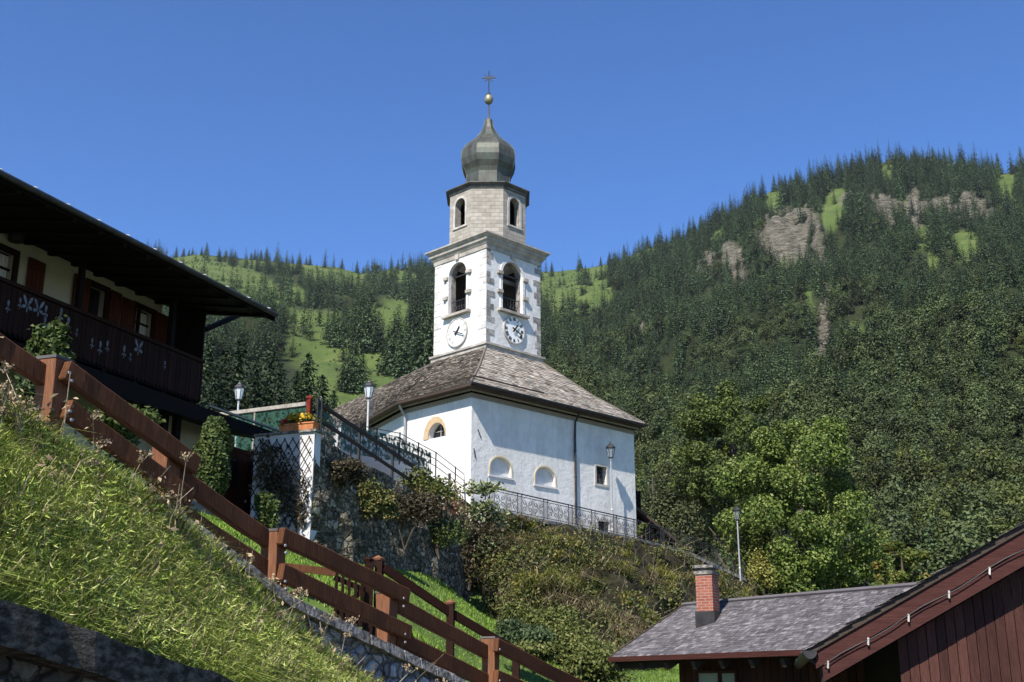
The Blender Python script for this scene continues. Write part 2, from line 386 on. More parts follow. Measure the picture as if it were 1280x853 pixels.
rubble('road_wall', [(0, (.06, .052, .041)), (.5, (.12, .105, .083)), (1, (.22, .195, .155))], 5.5, (.04, .034, .026), moss=(.06, .056, .035))
rubble('plinth_stone', [(0, (.16, .155, .15)), (.6, (.28, .27, .265)), (1, (.40, .39, .38))], 4.6, (.08, .075, .07))
basic('cap_stone', (.09, .083, .073), (.29, .268, .24), 9, bump=.9, bscale=22, bd=.03, lo=.4, hi=.6)
basic('brick_arch', (.50, .34, .19), (.60, .47, .31), 9, island=.2)
t = NT('lamp_glass'); t.done((.72, .74, .76), .25, spec=.5); t.b.inputs['Transmission Weight'].default_value = .25
t = NT('clear_glass'); t.done((.8, .84, .84), .05, spec=.5); t.b.inputs['Transmission Weight'].default_value = .85; t.b.inputs['IOR'].default_value = 1.05
def net(name, col, cover, scale):
    t = NT(name); t.done(col, .6)
    f = t.noise(t.coord('UV', (1, 1, 1)), scale, 3); a = t.ramp(f, [(cover - .06, 1.0), (cover + .06, .25)]); t.put(t.b.inputs['Alpha'], a); return t.m
net('green_net', (.022, .070, .048), .52, 5)
# foliage
leaf('bank_grass', [(0, (0.150, 0.206, 0.040)), (.45, (0.292, 0.376, 0.072)), (.8, (0.422, 0.491, 0.116)), (1, (0.634, 0.587, 0.229))], 0.08, bigscale=1.4, spec=.1, rough=.8)
leaf('herb_leaf', [(0, (0.171, 0.236, 0.046)), (.45, (0.319, 0.397, 0.083)), (.8, (0.448, 0.506, 0.132)), (1, (0.625, 0.598, 0.264))], .08, bigscale=1.1, spec=.1, rough=.8)
leaf('lawn_grass', [(0, (0.085, 0.150, 0.022)), (.5, (0.140, 0.230, 0.030)), (1, (0.210, 0.290, 0.055))], 0.1, spec=.1, rough=.8)
leaf('slope_grass', [(0, (.075, .085, .016)), (.3, (.155, .165, .030)), (.7, (.26, .245, .05)), (1, (.38, .33, .10))], .1, bigscale=.6)
leaf('straw_grass', [(0, (.10, .075, .035)), (.4, (.20, .155, .075)), (.8, (.31, .25, .14)), (1, (.42, .36, .23))], .1, bigscale=.6)
leaf('olive_grass', [(0, (.035, .048, .012)), (.4, (.080, .100, .022)), (.8, (.14, .155, .036)), (1, (.22, .21, .07))], .1, bigscale=.6)
leaf('slope_leaf', [(0, (0.039, 0.055, 0.016)), (.5, (0.091, 0.111, 0.029)), (.85, (0.156, 0.143, 0.039)), (1, (0.221, 0.156, 0.065))], 0.1, bigscale=.5)
leaf('shade_plant', [(0, (.028, .024, .014)), (.5, (.060, .050, .026)), (1, (.14, .105, .06))], .2)
leaf('hedge_leaf', [(0, (0.044, 0.061, 0.013)), (.5, (0.094, 0.116, 0.026)), (1, (0.165, 0.154, 0.044))], 0.1)
leaf('blue_leaf', [(0, (.028, .048, .018)), (.6, (.060, .090, .034)), (1, (.11, .14, .065))], .25)
leaf('sapling_leaf', [(0, (0.069, 0.098, 0.029)), (.5, (0.161, 0.196, 0.075)), (1, (0.368, 0.391, 0.230))], 0.15)
leaf('shrub_leaf', [(0, (.032, .050, .014)), (.5, (.065, .095, .022)), (1, (.13, .165, .045))], .25)
leaf('maple_leaf', [(0, (0.037, 0.063, 0.009)), (.4, (0.084, 0.128, 0.019)), (.8, (0.141, 0.182, 0.034)), (1, (0.240, 0.256, 0.085))], 0.15, bigscale=.35)
leaf('dark_tree_leaf', [(0, (0.029, 0.047, 0.011)), (.5, (0.064, 0.090, 0.017)), (1, (0.113, 0.133, 0.027))], 0.15, bigscale=.35)
leaf('olive_tree_leaf', [(0, (.030, .040, .014)), (.5, (.060, .072, .024)), (1, (.105, .115, .045))], .15, bigscale=.35)
leaf('bush_leaf', [(0, (.045, .070, .012)), (.55, (.095, .13, .02)), (.85, (.17, .17, .035)), (1, (.28, .13, .05))], .3)
leaf('spruce_needle', [(0, (0.011, 0.022, 0.010)), (.5, (0.023, 0.040, 0.016)), (1, (0.049, 0.069, 0.026))], .12, obj=True)
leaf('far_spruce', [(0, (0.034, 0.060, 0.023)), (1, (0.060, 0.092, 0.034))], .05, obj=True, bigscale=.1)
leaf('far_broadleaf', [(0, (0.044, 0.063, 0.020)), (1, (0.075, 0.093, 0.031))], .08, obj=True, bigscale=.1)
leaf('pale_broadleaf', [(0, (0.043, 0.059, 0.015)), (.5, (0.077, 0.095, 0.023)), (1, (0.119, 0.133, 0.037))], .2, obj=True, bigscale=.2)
leaf('flower_yellow', [(0, (.5, .30, .02)), (1, (.7, .5, .05))], .2)
leaf('flower_red', [(0, (.4, .03, .02)), (1, (.55, .08, .05))], .2)
# ------------------------------------------------------------------ far terrain
ground = MB().poly([(-1750, -120, -6), (1750, -120, -6), (1750, 2250, -6), (-1750, 2250, -6)]).build('ground', 'bank_soil', uv=False)
tag(ground, 'flat valley ground under and beyond the hills', kind='structure')
RIDGE = [(-700, 260), (-300, 300), (0, 318), (150, 322), (215, 322), (250, 318), (290, 322), (330, 326), (370, 330), (420, 334), (450, 342), (480, 338), (540, 334), (610, 338), (690, 340), (740, 334),
         (775, 326), (800, 314), (822, 306), (850, 300), (885, 284), (910, 266), (940, 252), (965, 238), (1000, 231), (1040, 220), (1075, 208), (1110, 202), (1160, 203), (1200, 206), (1232, 211), (1256, 217), (1290, 210), (1400, 215), (1700, 280), (2100, 330)]
rth = np.array([math.atan2(ray(x, y).x, ray(x, y).y) for x, y in RIDGE]); rel = np.array([ray(x, y).z / math.hypot(ray(x, y).x, ray(x, y).y) for x, y in RIDGE])
R0 = 118.0
def sstep(a, b, x): t_ = np.clip((x - a) / (b - a), 0, 1); return t_ * t_ * (3 - 2 * t_)
TH_C = math.atan2(ray(720, 400).x, ray(720, 400).y)
def ridgeR(th): return 1850 - 400 * sstep(TH_C - .06, TH_C + .12, th)
NT_, NR_ = 700, 250
ths = np.linspace(-.95, .95, NT_); rr = np.concatenate([np.linspace(60, R0, 8)[:-1], np.linspace(R0, 700, 102)[:-1], np.linspace(700, 2050, NR_ - 108)])
TT, RR = np.meshgrid(ths, rr, indexing='ij')
def nzgrid(X, Y, scale, octv=4, seed=0.0):
    out = np.empty(X.shape); f = out.ravel(); a = (X / scale).ravel(); b = (Y / scale).ravel()
    for i in range(f.size): f[i] = noise.fractal((a[i], b[i], seed), 1.0, 2.0, octv)
    return out
XX, YY = RR * np.sin(TT), RR * np.cos(TT)
Rr = ridgeR(TT); EE = np.interp(TT, rth, rel)
tt = np.clip((RR - R0) / (Rr - R0), 0, 1); right = sstep(TH_C - .05, TH_C + .1, TT)
gg = (1 - right) * tt ** 1.12 + right * (tt ** 1.30)
zb = 7.0 - 8.0 * sstep(-.1, .15, TT)
HZ = zb + (EE * Rr - zb) * gg - np.where(RR > Rr, (RR - Rr) * .30, 0)
env = np.sin(np.pi * np.clip(tt, 0, 1) ** .8)
HZ += nzgrid(XX, YY, 170, 3, 3.1) * 44 * env * (.5 + .5 * right) + nzgrid(XX, YY, 60, 3, 9.0) * 5 * env
HZ = np.where(RR < R0, zb, HZ)
PX, PY = proj(np.stack([XX, YY, HZ], -1))
def blobs(lst, px, py, wob):
    m = np.zeros(px.shape)
    for cx, cy, rx, ry, rot in lst:
        c, s_ = math.cos(R(rot)), math.sin(R(rot)); dx, dy = px - cx, py - cy
        m = np.maximum(m, 1.25 - np.sqrt(((dx * c + dy * s_) / rx) ** 2 + ((-dx * s_ + dy * c) / ry) ** 2))
    return np.clip((m + wob * np.minimum(1, m * 2.5)) * 3.0, 0, 1) * (m > 0)
MEADOW = [(238, 328, 30, 8, -20), (283, 348, 72, 20, 18), (370, 366, 14, 10, 60), (405, 338, 62, 11, 6), (432, 358, 36, 11, 10), (460, 330, 20, 7, 10), (395, 410, 40, 16, 40), (440, 440, 74, 46, 10), (490, 412, 42, 36, -20), (450, 482, 66, 30, 0), (510, 402, 22, 16, 0),
          (400, 480, 14, 40, 10), (345, 372, 20, 8, 20), (320, 330, 20, 5, 5), (500, 345, 22, 7, 5),
          (710, 358, 44, 30, 0), (690, 350, 20, 40, 0), (735, 372, 30, 22, -30), (790, 324, 32, 10, -16), (745, 340, 20, 14, 0), (700, 395, 16, 22, 20), (835, 300, 14, 6, -30),
          (966, 252, 14, 14, 30), (1043, 262, 13, 26, 20), (1207, 307, 20, 17, 10), (1258, 233, 15, 18, 0), (1068, 420, 12, 14, 0), (1184, 412, 6, 22, -12), (1152, 298, 10, 18, -10), (898, 300, 8, 12, 20), (985, 325, 10, 10, 0),
          (1036, 498, 5, 18, 0), (1012, 374, 4, 26, -10), (1128, 262, 12, 12, 0), (1165, 330, 7, 16, 20), (1110, 218, 8, 12, 0)]
ROCK = [(988, 295, 39, 30, 20), (1014, 318, 22, 15, 50), (918, 325, 11, 25, -25), (885, 331, 14, 15, -20), (1116, 272, 19, 16, 10), (1145, 262, 13, 22, 0), (1096, 254, 22, 10, 10), (1215, 262, 24, 18, 10), (1180, 258, 16, 12, 0), (1030, 410, 7, 46, 3), (1030, 460, 10, 20, 0), (1012, 270, 8, 16, 0), (975, 310, 24, 12, 0), (1060, 250, 8, 8, 0), (830, 385, 5, 10, 0), (800, 412, 8, 5, 0)]
wob = nzgrid(PX, PY, 16, 3, 5.5) * .42
MASK_M = blobs(MEADOW, PX, PY, wob); MASK_R = blobs(ROCK, PX, PY, wob) * (RR > 350)
MASK_M *= (RR > 300)
HZ += MASK_R * nzgrid(XX, YY, 30, 5, 1.0) * 14
V = np.stack([XX, YY, HZ], -1).reshape(-1, 3)
ii = np.arange(NT_ * NR_).reshape(NT_, NR_); F = np.stack([ii[:-1, :-1], ii[:-1, 1:], ii[1:, 1:], ii[1:, :-1]], -1).reshape(-1, 4)
t = NT('hill_ground'); va = t.n('ShaderNodeVertexColor', layer_name='cover'); sep = t.n('ShaderNodeSeparateColor'); t.put(sep.inputs[0], va.outputs[0])
co = t.coord('Object'); n1 = t.noise(co, .035, 6, .65)
forest_floor = t.ramp(n1, [(.35, (.012, .017, .007)), (.65, (.028, .034, .013))])  # floor kept near black so gaps between crowns read as shadow
mead = t.ramp(t.noise(co, .022, 7, .7), [(.34, (.046, .070, .019)), (.5, (.072, .102, .027)), (.66, (.105, .122, .040))])
mead = t.mix(t.ramp(t.noise(co, .16, 4, .7), [(.68, 0.0), (.74, .8)]), mead, (.24, .23, .17)); mead = t.vary(mead, t.noise(co, .35, 4, .75), .55, 1.45)
cx = t.coord('Object', (.09, .09, .35)); rk = t.ramp(t.noise(cx, 1.9, 9, .78), [(.34, (.022, .024, .015)), (.45, (.080, .074, .052)), (.54, (.19, .170, .130)), (.70, (.32, .290, .23))])
col = t.mix(sep.outputs[1], forest_floor, mead); col = t.mix(sep.outputs[0], col, rk)
bn = t.n('ShaderNodeBump'); bn.inputs['Strength'].default_value = .9; bn.inputs['Distance'].default_value = 5.0; t.put(bn.inputs['Height'], t.math('MULTIPLY', t.noise(cx, 1.9, 9, .75), sep.outputs[0])); t.put(t.b.inputs['Normal'], bn.outputs[0])
t.done(col, .95, spec=.1)
hills = np_obj('hills', V, [F], 'hill_ground', smooth=True)
ca = hills.data.color_attributes.new('cover', 'FLOAT_COLOR', 'POINT')
cc = np.zeros((len(V), 4), np.float32); cc[:, 0] = MASK_R.ravel(); cc[:, 1] = MASK_M.ravel(); cc[:, 3] = 1; ca.data.foreach_set('color', cc.ravel())
tag(hills, 'forested mountain slopes with meadows and pale rock faces', kind='structure')
def gsample(G, x, y):
    th = np.arctan2(x, y); r = np.hypot(x, y)
    a = np.clip((th - ths[0]) / (ths[1] - ths[0]), 0, NT_ - 1.001); i = a.astype(int); fa = a - i
    b = np.interp(r, rr, np.arange(NR_)); b = np.clip(b, 0, NR_ - 1.001); j = b.astype(int); fb = b - j
    return (G[i, j] * (1 - fb) + G[i, j + 1] * fb) * (1 - fa) + (G[i + 1, j] * (1 - fb) + G[i + 1, j + 1] * fb) * fa

# ------------------------------------------------------------------ tree prototypes
def conifer_geo(h, rad, tiers, per, cards, seed, base=.08, csize=1.0, droop=.35, nj=.20):
    g = np.random.default_rng(seed); C, A, S, O = [], [], [], []
    for i in range(tiers):
        f = i / (tiers - 1); z = h * (base + (1 - base) * f ** .92) * .985; rt = rad * (1 - f) ** .64 * g.uniform(.8, 1.12) + .07 * rad
        k = max(4, int(per * (1 - .55 * f))); a0 = g.uniform(0, 6.28)
        for j in range(k):
            a = a0 + 6.283 * j / k + g.normal() * .18; L = rt * g.uniform(.65, 1.15); dv = np.array([math.cos(a), math.sin(a), 0])
            m = max(2, int(cards * (1 - .6 * f)))
            for q in range(m):
                s_ = (q + g.uniform(.2, .9)) / m; side = np.array([-dv[1], dv[0], 0]) * g.normal() * L * .16 * (.3 + s_)
                C.append(dv * L * s_ + side + np.array([0, 0, z - droop * L * s_ * (1.15 - .35 * s_) + g.normal() * .03 * rad])); O.append(dv)
                S.append(csize * (.22 * rad * (1.15 - f * .75)) * g.uniform(.7, 1.3))
    C = np.array(C); O = np.array(O); S = np.array(S)[:, None]; n = len(C)
    A = nrm(O * .9 + np.stack([0 * S[:, 0], 0 * S[:, 0], -.55 + .3 * g.normal(size=n)], 1) + g.normal(size=(n, 3)) * .35)
    N = nrm(np.array([0, 0, 1.0]) * .7 + O * .75 + g.normal(size=(n, 3)) * nj); B = nrm(np.cross(N, A)); N = np.cross(A, B)
    V = np.stack([C - A * S, C + B * S * .42 - N * S * .1, C + A * S, C - B * S * .42 - N * S * .1], 1).reshape(-1, 3)
    return V, np.arange(4 * n).reshape(n, 4)
def broad_geo(h, rx, n, size, seed, lobes=16, lo=.25, fill=.3, up=.55, tier=0, nj=.75):
    g = np.random.default_rng(seed); cz = h * (1 + lo) / 2; rz = h * (1 - lo) / 2
    L = []
    while len(L) < lobes:
        p = g.uniform(-1, 1, 3)
        if tier and .5 < np.linalg.norm(p) < 1: L.append((p * [rx * .86, rx * .86, rz * .88], g.uniform(.15, .26)))
        elif not tier and np.linalg.norm(p) < 1: L.append((p * [rx * .78, rx * .78, rz * .82], g.uniform(.9, 1.35) * .62 / lobes ** .25))
    C, O = [], []
    for i in range(n):
        c, r = L[g.integers(lobes)]; dv = g.normal(size=3); dv /= np.linalg.norm(dv); rad_ = r * (g.uniform() ** fill)
        p = c + dv * rad_ * np.array([rx, rx, rz * (.62 if tier else 1)]); C.append(p + [0, 0, cz]); O.append(nrm((dv + p / np.array([rx, rx, rz]) * .6)[None])[0])
    return leaves(np.array(C), np.full(n, size), np.array(O), up, .9, .6, .35, nj)
def trunk_mb(h, r, limbs=0, seed=0, spread=2.0):
    g = random.Random(seed); mb = MB(); mb.tube([(0, 0, -.4), (0, 0, h * .3), (g.uniform(-.1, .1), g.uniform(-.1, .1), h * .65), (0, 0, h)], [r * 1.25, r, r * .7, r * .15], 8)
    for i in range(limbs):
        a = g.uniform(0, 6.28); z = h * g.uniform(.15, .42); q = spread * g.uniform(.6, 1); 
        mb.tube([(0, 0, z), (math.cos(a) * q * .5, math.sin(a) * q * .5, z + q * .45), (math.cos(a) * q, math.sin(a) * q, z + q * 1.1)], [r * .4, r * .26, r * .08], 6)
    return mb
protoC = bpy.data.collections.new('forest_kinds')     # sources of the forest instances, not placed in the scene
KINDS = []
def kind(name, geo, mat, th, tr):
    V, F = geo; mb = trunk_mb(th, tr); k = len(V)
    tv = np.array(mb.v); tf = [f for f in mb.f if len(f) == 4]
    o = np_obj(name, np.concatenate([V, tv]), [F, np.array(tf) + k], [mat, 'bark'], link=False)
    mi = np.zeros(len(F) + len(tf), np.int32); mi[len(F):] = 1; o.data.polygons.foreach_set('material_index', mi)
    protoC.objects.link(o); KINDS.append(o)
for s_ in range(4): kind('k%d_far_spruce' % s_, conifer_geo(18, [3.1, 3.5, 2.8, 3.8][s_], 18, 10, 5, 40 + s_, .05, .84), 'far_spruce', 11, .22)
for s_ in range(3): kind('k%d_far_broadleaf' % (4 + s_), broad_geo(13, [4.4, 5.0, 4.0][s_], 1500, .36, 60 + s_, 20, .1, nj=.4), 'far_broadleaf', 9, .25)
for s_ in range(2): kind('k%d_pale_broadleaf' % (7 + s_), broad_geo(14, [4.2, 4.8][s_], 1900, .34, 80 + s_, 20, .06, nj=.5), 'pale_broadleaf', 9, .25)

# ------------------------------------------------------------------ forest (one mass, scattered)
P, K, S_ = [], [], []
step = 7.1
gx = np.arange(-1250, 1400, step); gy = np.arange(120, 1980, step); GX, GY = np.meshgrid(gx, gy); GX = GX.ravel(); GY = GY.ravel()
GX = GX + rng.uniform(-.5, .5, GX.size) * step; GY = GY + rng.uniform(-.5, .5, GY.size) * step
fx, fy = np.meshgrid(np.arange(-60, 330, 8.6), np.arange(100, 470, 8.6)); fx, fy = fx.ravel() + rng.uniform(-2.4, 2.4, fx.size), fy.ravel() + rng.uniform(-2.4, 2.4, fx.size); fk = np.hypot(fx, fy) < 460
GX, GY = np.r_[GX, fx[fk]], np.r_[GY, fy[fk]]
th = np.arctan2(GX, GY); r_ = np.hypot(GX, GY)
keep = (np.abs(th) < .56) & (r_ > 128) & (r_ < ridgeR(th) + 35)
GX, GY, th, r_ = GX[keep], GY[keep], th[keep], r_[keep]
z_ = gsample(HZ, GX, GY); mm = gsample(MASK_M, GX, GY); mr = gsample(MASK_R, GX, GY)
px, py = proj(np.stack([GX, GY, z_], -1)); u = rng.uniform(size=GX.size)
leftside = px < 690
keep = (u > mm * .985) & (u > mr * .88) & (py < 760)
keep &= ~(leftside & (py > 452) & (r_ < 760))            # the open meadow foot behind the chapel
ct = np.array([noise.noise((a / 60, b / 60, 2.0)) for a, b in zip(GX, GY)])
keep &= ~((ct < .16) & leftside & (py < 394) & (u < .92))
keep &= rng.uniform(size=GX.size) < np.interp(r_, [300, 1000], [1.0, .62])
keep &= ~((py < np.interp(th, rth, [q[1] for q in RIDGE]) + 5) & (u < .35))
GX, GY, z_, px, py, r_, ct, th = [a[keep] for a in (GX, GY, z_, px, py, r_, ct, th)]
n = len(GX); u = rng.uniform(size=n); dec = np.where(px > 690, np.clip((py - 400 + ct * 220) / 110, .02, .92), np.clip((py - 420) / 200, 0.02, .1))
dec *= np.where((px > 760) & (px < 900) & (py > 540), .9, 1)
isd = u < dec; pale = isd & (rng.uniform(size=n) < np.clip((py - 560) / 150, .03, .45))
K = np.where(pale, rng.integers(7, 9, n), np.where(isd, rng.integers(4, 7, n), rng.integers(0, 4, n)))
S_ = np.where(isd, rng.uniform(.62, 1.15, n) * np.where(r_ < 460, 1.15, 1.0), rng.uniform(.5, 1.4, n)) * np.interp(r_, [300, 600, 1100], [.80, 1.05, 1.42])
S_ *= np.where((ct > 0), 1.05, .92)
nb_ = 5200; bt_ = rng.uniform(-.34, .12, nb_); br_ = np.sqrt(rng.uniform(500 ** 2, 1750 ** 2, nb_)); bx, by = br_ * np.sin(bt_), br_ * np.cos(bt_); bm_ = gsample(MASK_M, bx, by) > .6
bx, by = bx[bm_], by[bm_]; k_ = len(bx); GX, GY, z_ = np.r_[GX, bx], np.r_[GY, by], np.r_[z_, gsample(HZ, bx, by)]; K = np.r_[K, np.where(rng.uniform(size=k_) < .7, rng.integers(4, 7, k_), rng.integers(0, 4, k_))]; S_ = np.r_[S_, rng.uniform(.06, .26, k_)]; n += k_
me = bpy.data.meshes.new('forest'); me.vertices.add(n); me.vertices.foreach_set('co', np.stack([GX, GY, z_ - .5], -1).astype(np.float32).ravel())
for nm, ty, arr in (('kind', 'INT', K), ('size', 'FLOAT', S_), ('turn', 'FLOAT', rng.uniform(0, 6.28, n)), ('tall', 'FLOAT', rng.uniform(.75, 1.15, n))):
    a = me.attributes.new(nm, ty, 'POINT'); a.data.foreach_set('value', np.ascontiguousarray(arr, np.int32 if ty == 'INT' else np.float32))
forest = bpy.data.objects.new('forest', me); COL.objects.link(forest); tag(forest, 'dense mixed forest of spruce and beech covering the mountain slopes', 'forest', kind='stuff')
g = bpy.data.node_groups.new('forest_scatter', 'GeometryNodeTree'); g.interface.new_socket('Geometry', in_out='INPUT', socket_type='NodeSocketGeometry'); g.interface.new_socket('Geometry', in_out='OUTPUT', socket_type='NodeSocketGeometry')
N_ = g.nodes; gi = N_.new('NodeGroupInput'); go = N_.new('NodeGroupOutput'); ip = N_.new('GeometryNodeInstanceOnPoints'); ci = N_.new('GeometryNodeCollectionInfo')
ci.inputs['Collection'].default_value = protoC; ci.inputs['Separate Children'].default_value = True; ci.inputs['Reset Children'].default_value = True
def att(nm, ty):
    x = N_.new('GeometryNodeInputNamedAttribute'); x.data_type = ty; x.inputs[0].default_value = nm; return x.outputs[0]
L_ = g.links.new; cr = N_.new('ShaderNodeCombineXYZ'); L_(att('turn', 'FLOAT'), cr.inputs[2]); cs = N_.new('ShaderNodeCombineXYZ'); sz = att('size', 'FLOAT')
mu = N_.new('ShaderNodeMath'); mu.operation = 'MULTIPLY'; L_(sz, mu.inputs[0]); L_(att('tall', 'FLOAT'), mu.inputs[1]); L_(sz, cs.inputs[0]); L_(sz, cs.inputs[1]); L_(mu.outputs[0], cs.inputs[2])
m2p = N_.new('GeometryNodeMeshToPoints'); L_(gi.outputs[0], m2p.inputs[0]); L_(m2p.outputs[0], ip.inputs['Points']); L_(ci.outputs[0], ip.inputs['Instance']); ip.inputs['Pick Instance'].default_value = True
L_(att('kind', 'INT'), ip.inputs['Instance Index']); L_(cr.outputs[0], ip.inputs['Rotation']); L_(cs.outputs[0], ip.inputs['Scale']); L_(ip.outputs[0], go.inputs[0])
md = forest.modifiers.new('scatter', 'NODES'); md.node_group = g

# ------------------------------------------------------------------ single conifers one can tell apart
def make_conifer(name, label, h, rad, tiers, per, cards, seed, mat, csize=1.0):
    t_ = thing(name, label, 'tree'); V, F = conifer_geo(h, rad, tiers, per, cards, seed, .05, csize)
    np_obj('crown', V, [F], mat, t_); trunk_mb(h * .9, h * .012 + .06).build('trunk', 'bark', t_, uv=False); return t_
near_protos = [make_conifer('spruce_tree', '', 20, [4.2, 3.6][i], 50, 19, 19, 200 + i, 'spruce_needle', .44) for i in range(2)]
row = [(262, 418, 108), (283, 432, 116), (301, 424, 122), (322, 446, 110), (341, 428, 126), (352, 452, 108), (386, 440, 116), (372, 462, 104), (403, 468, 112), (270, 455, 98), (243, 425, 118), (418, 486, 105)]
for i, (x, y, Y) in enumerate(row):
    top = at(x, y, Y); bz = 7.2; h = top.z - bz; o = near_protos[i % 2] if i < 2 else None
    lb = 'dark green spruce in the dense row behind the wooden chalet and the green net'
    gr = 'spruces in a row behind the chalet'
    if o is None: o = dup(near_protos[i % 2], (0, 0, 0))
    o.location = (top.x, top.y, bz); o.rotation_euler[2] = i * 1.7; s = h / 20; o.scale = (s * (1 + .1 * math.sin(i)),) * 2 + (s,); o['label'] = lb; o['group'] = gr
far_protos = [make_conifer('spruce_tree', '', 18, [4.3, 3.8][i], 24, 13, 7, 300 + i, 'far_spruce', .70) for i in range(2)]
def march(px, py):                         # where a sight line meets the hills
    d = ray(px, py); rs = np.linspace(130, 1850, 1500); k = math.hypot(d.x, d.y); X, Y, Zr = d.x / k * rs, d.y / k * rs, d.z / k * rs
    hit = np.nonzero(gsample(HZ, X, Y) > Zr)[0]
    j = hit[0] if len(hit) else None
    return None if j is None else Vector((X[j], Y[j], float(gsample(HZ, X[j:j + 1], Y[j:j + 1])[0])))
SPOTS = []
def clump(label, group, pts):
    for q in pts: SPOTS.append((q[0], q[1], q[2] if len(q) > 2 else 18, label, group))
clump('small dark spruce standing quite alone on the open green meadow', None, [(497, 425, 18)])
clump('dark spruce in the clump in the middle of the sloping green meadow', 'spruces in the mid meadow clump', [(409, 424), (415, 430), (421, 434, 20), (428, 426), (433, 420, 16), (417, 420, 15), (440, 414), (450, 432, 26), (457, 440, 30), (449, 441, 22), (467, 438, 22), (473, 440, 20), (461, 425, 26), (445, 405, 22), (452, 415, 24)])
clump('dark spruce in the small group low on the green meadow by the slate roof edge', 'spruces low on the meadow', [(434, 490, 14), (441, 487, 20), (447, 491, 16), (453, 489, 13), (428, 489, 10), (485, 462, 22), (491, 468, 24), (497, 470, 22), (503, 474, 20), (509, 470, 24), (515, 466, 26)])
clump('dark spruce in the stand beside the white belfry on the meadow edge', 'spruces beside the belfry', [(515, 420, 24), (520, 432, 28), (526, 442, 30), (532, 450, 28), (537, 440, 26), (528, 410, 24), (519, 448, 24), (536, 470, 26), (530, 480, 26), (512, 405, 18)])
clump('dark spruce dotted over the bright meadow to the right of the belfry', 'spruces on the meadow right of the belfry', [(686, 332, 16), (698, 338, 16), (690, 346, 18), (728, 356, 20), (736, 357, 18), (732, 348, 16), (752, 350, 18), (762, 340, 18), (770, 336, 20), (745, 332, 14), (704, 404, 24), (712, 390, 12), (684, 400, 26), (723, 340, 12)])
for x in list(range(222, 345, 7)) + list(range(345, 540, 9)):
    if rnd.random() < .5: SPOTS.append((x + rnd.uniform(-3, 3), None, rnd.uniform(10, 19), 'small spruce standing against the sky on the long grassy ridge left of the tower', 'spruces on the ridge left of the tower'))
for x in list(range(690, 880, 9)) + list(range(880, 1280, 13)):
    if rnd.random() < .55 and not 1236 < x < 1246 and not 1256 < x < 1272: SPOTS.append((x + rnd.uniform(-3, 3), None, rnd.uniform(11, 19), 'dark spruce standing against the sky on the steep mountain ridge right of the tower', 'spruces on the ridge right of the tower'))
SPOTS.append((1249, None, 22, 'tall lone spruce on the skyline beside the bright grass patch', None)); SPOTS.append((1278, None, 26, 'tall spruce on the skyline at the edge of the bright grass patch', None))
used = [0, 0]
for i, (x, y, h, lb, gr) in enumerate(SPOTS):
    k = i % 2
    if y is None:
        dd = ray(x, 400); thq = math.atan2(dd.x, dd.y); rq = float(ridgeR(np.array(thq))) - rnd.uniform(2, 14); X, Y = rq * math.sin(thq), rq * math.cos(thq)
        for _ in range(3):
            z0 = float(gsample(HZ, np.array([X]), np.array([Y]))[0]); a, b = proj((X, Y, z0)); thq += (x - a) / FPX; X, Y = rq * math.sin(thq), rq * math.cos(thq)
        p = Vector((X, Y, z0))
    else:
        p = march(x, y)
        if p is None: continue
    o = far_protos[k] if not used[k] else dup(far_protos[k], (0, 0, 0)); used[k] = 1
    o.location = p - Vector((0, 0, .5)); o.rotation_euler[2] = i * 2.1; s = h / 18 * 1.3; f = rnd.uniform(.95, 1.25); o.scale = (s * f, s * f, s); o['label'] = lb
    if gr: o['group'] = gr
    elif 'group' in o: del o['group']
# ------------------------------------------------------------------ the chapel
HA = 45.0
O = at(588, 650, 50); O.z = 0
UU, NN = hd(HA), Vector((math.cos(R(HA)), -math.sin(R(HA)), 0)); VVd = -NN      # along the long wall, outwards, inwards
def cp(u, v, z=0.0): return Vector((O.x, O.y, 0)) + UU * u + VVd * v + Vector((0, 0, z))
ZB, ZE = 6.55, 12.60
LR = 11.05; L1 = 4.27
church = thing('chapel', 'white chapel with grey shingle roof and a square clock tower under an onion dome', 'church', (O.x, O.y, ZB))
c27 = [(0, 0), (LR, 0), (LR, 12.5), (3.6, 15.5), (0, L1)]
def off_poly(pts, d_):
    out = []; n = len(pts)
    for i in range(n):
        p0, p1, p2 = (np.array(pts[i - 1]), np.array(pts[i]), np.array(pts[(i + 1) % n]))
        e1 = (p1 - p0) / np.linalg.norm(p1 - p0); e2 = (p2 - p1) / np.linalg.norm(p2 - p1)
        n1 = np.array([e1[1], -e1[0]]); n2 = np.array([e2[1], -e2[0]]); b = (n1 + n2); b = b / (1 + n1 @ n2)
        out.append(tuple(p1 + b * d_))
    return out
wall = MB().hexa([cp(u, v, ZB - .4) for u, v in c27], [cp(u, v, ZE - .02) for u, v in c27]).build('wall', 'white_plaster', church)
fR = frame(cp(0, 0), UU, NN)                      # long wall seen on the right
fL = frame(cp(0, 0), -VVd, -UU)                   # short wall seen on the left (a < 0)
def uzR(px, py): p = onpl(px, py, O, HA); return (p - O).dot(UU), p.z
def uzL(px, py): p = onpl(px, py, O, HA - 90); return (p - O).dot(-VVd), p.z
cuts = []
NICHES = []
for a, b, zt, zb_ in ((612.5, 639, 572, 595), (669, 694, 584, 607)):
    u0, zz0 = uzR(a, zb_); u1, _ = uzR(b, zb_); um = (u0 + u1) / 2; _, z0 = uzR((a + b) / 2, zb_ + .5); _, zt_ = uzR((a + b) / 2, zt)
    r_h = (u1 - u0) / 2; rise = min(r_h, (zt_ - z0) * .62); NICHES.append((u0, u1, z0, zt_ - rise, rise))
    cuts.append(MB().prism(fR, arch(u0, u1, z0, zt_ - rise, 14, rise), -.2, .3).build('c', 'niche_white', uv=False))
wins = []
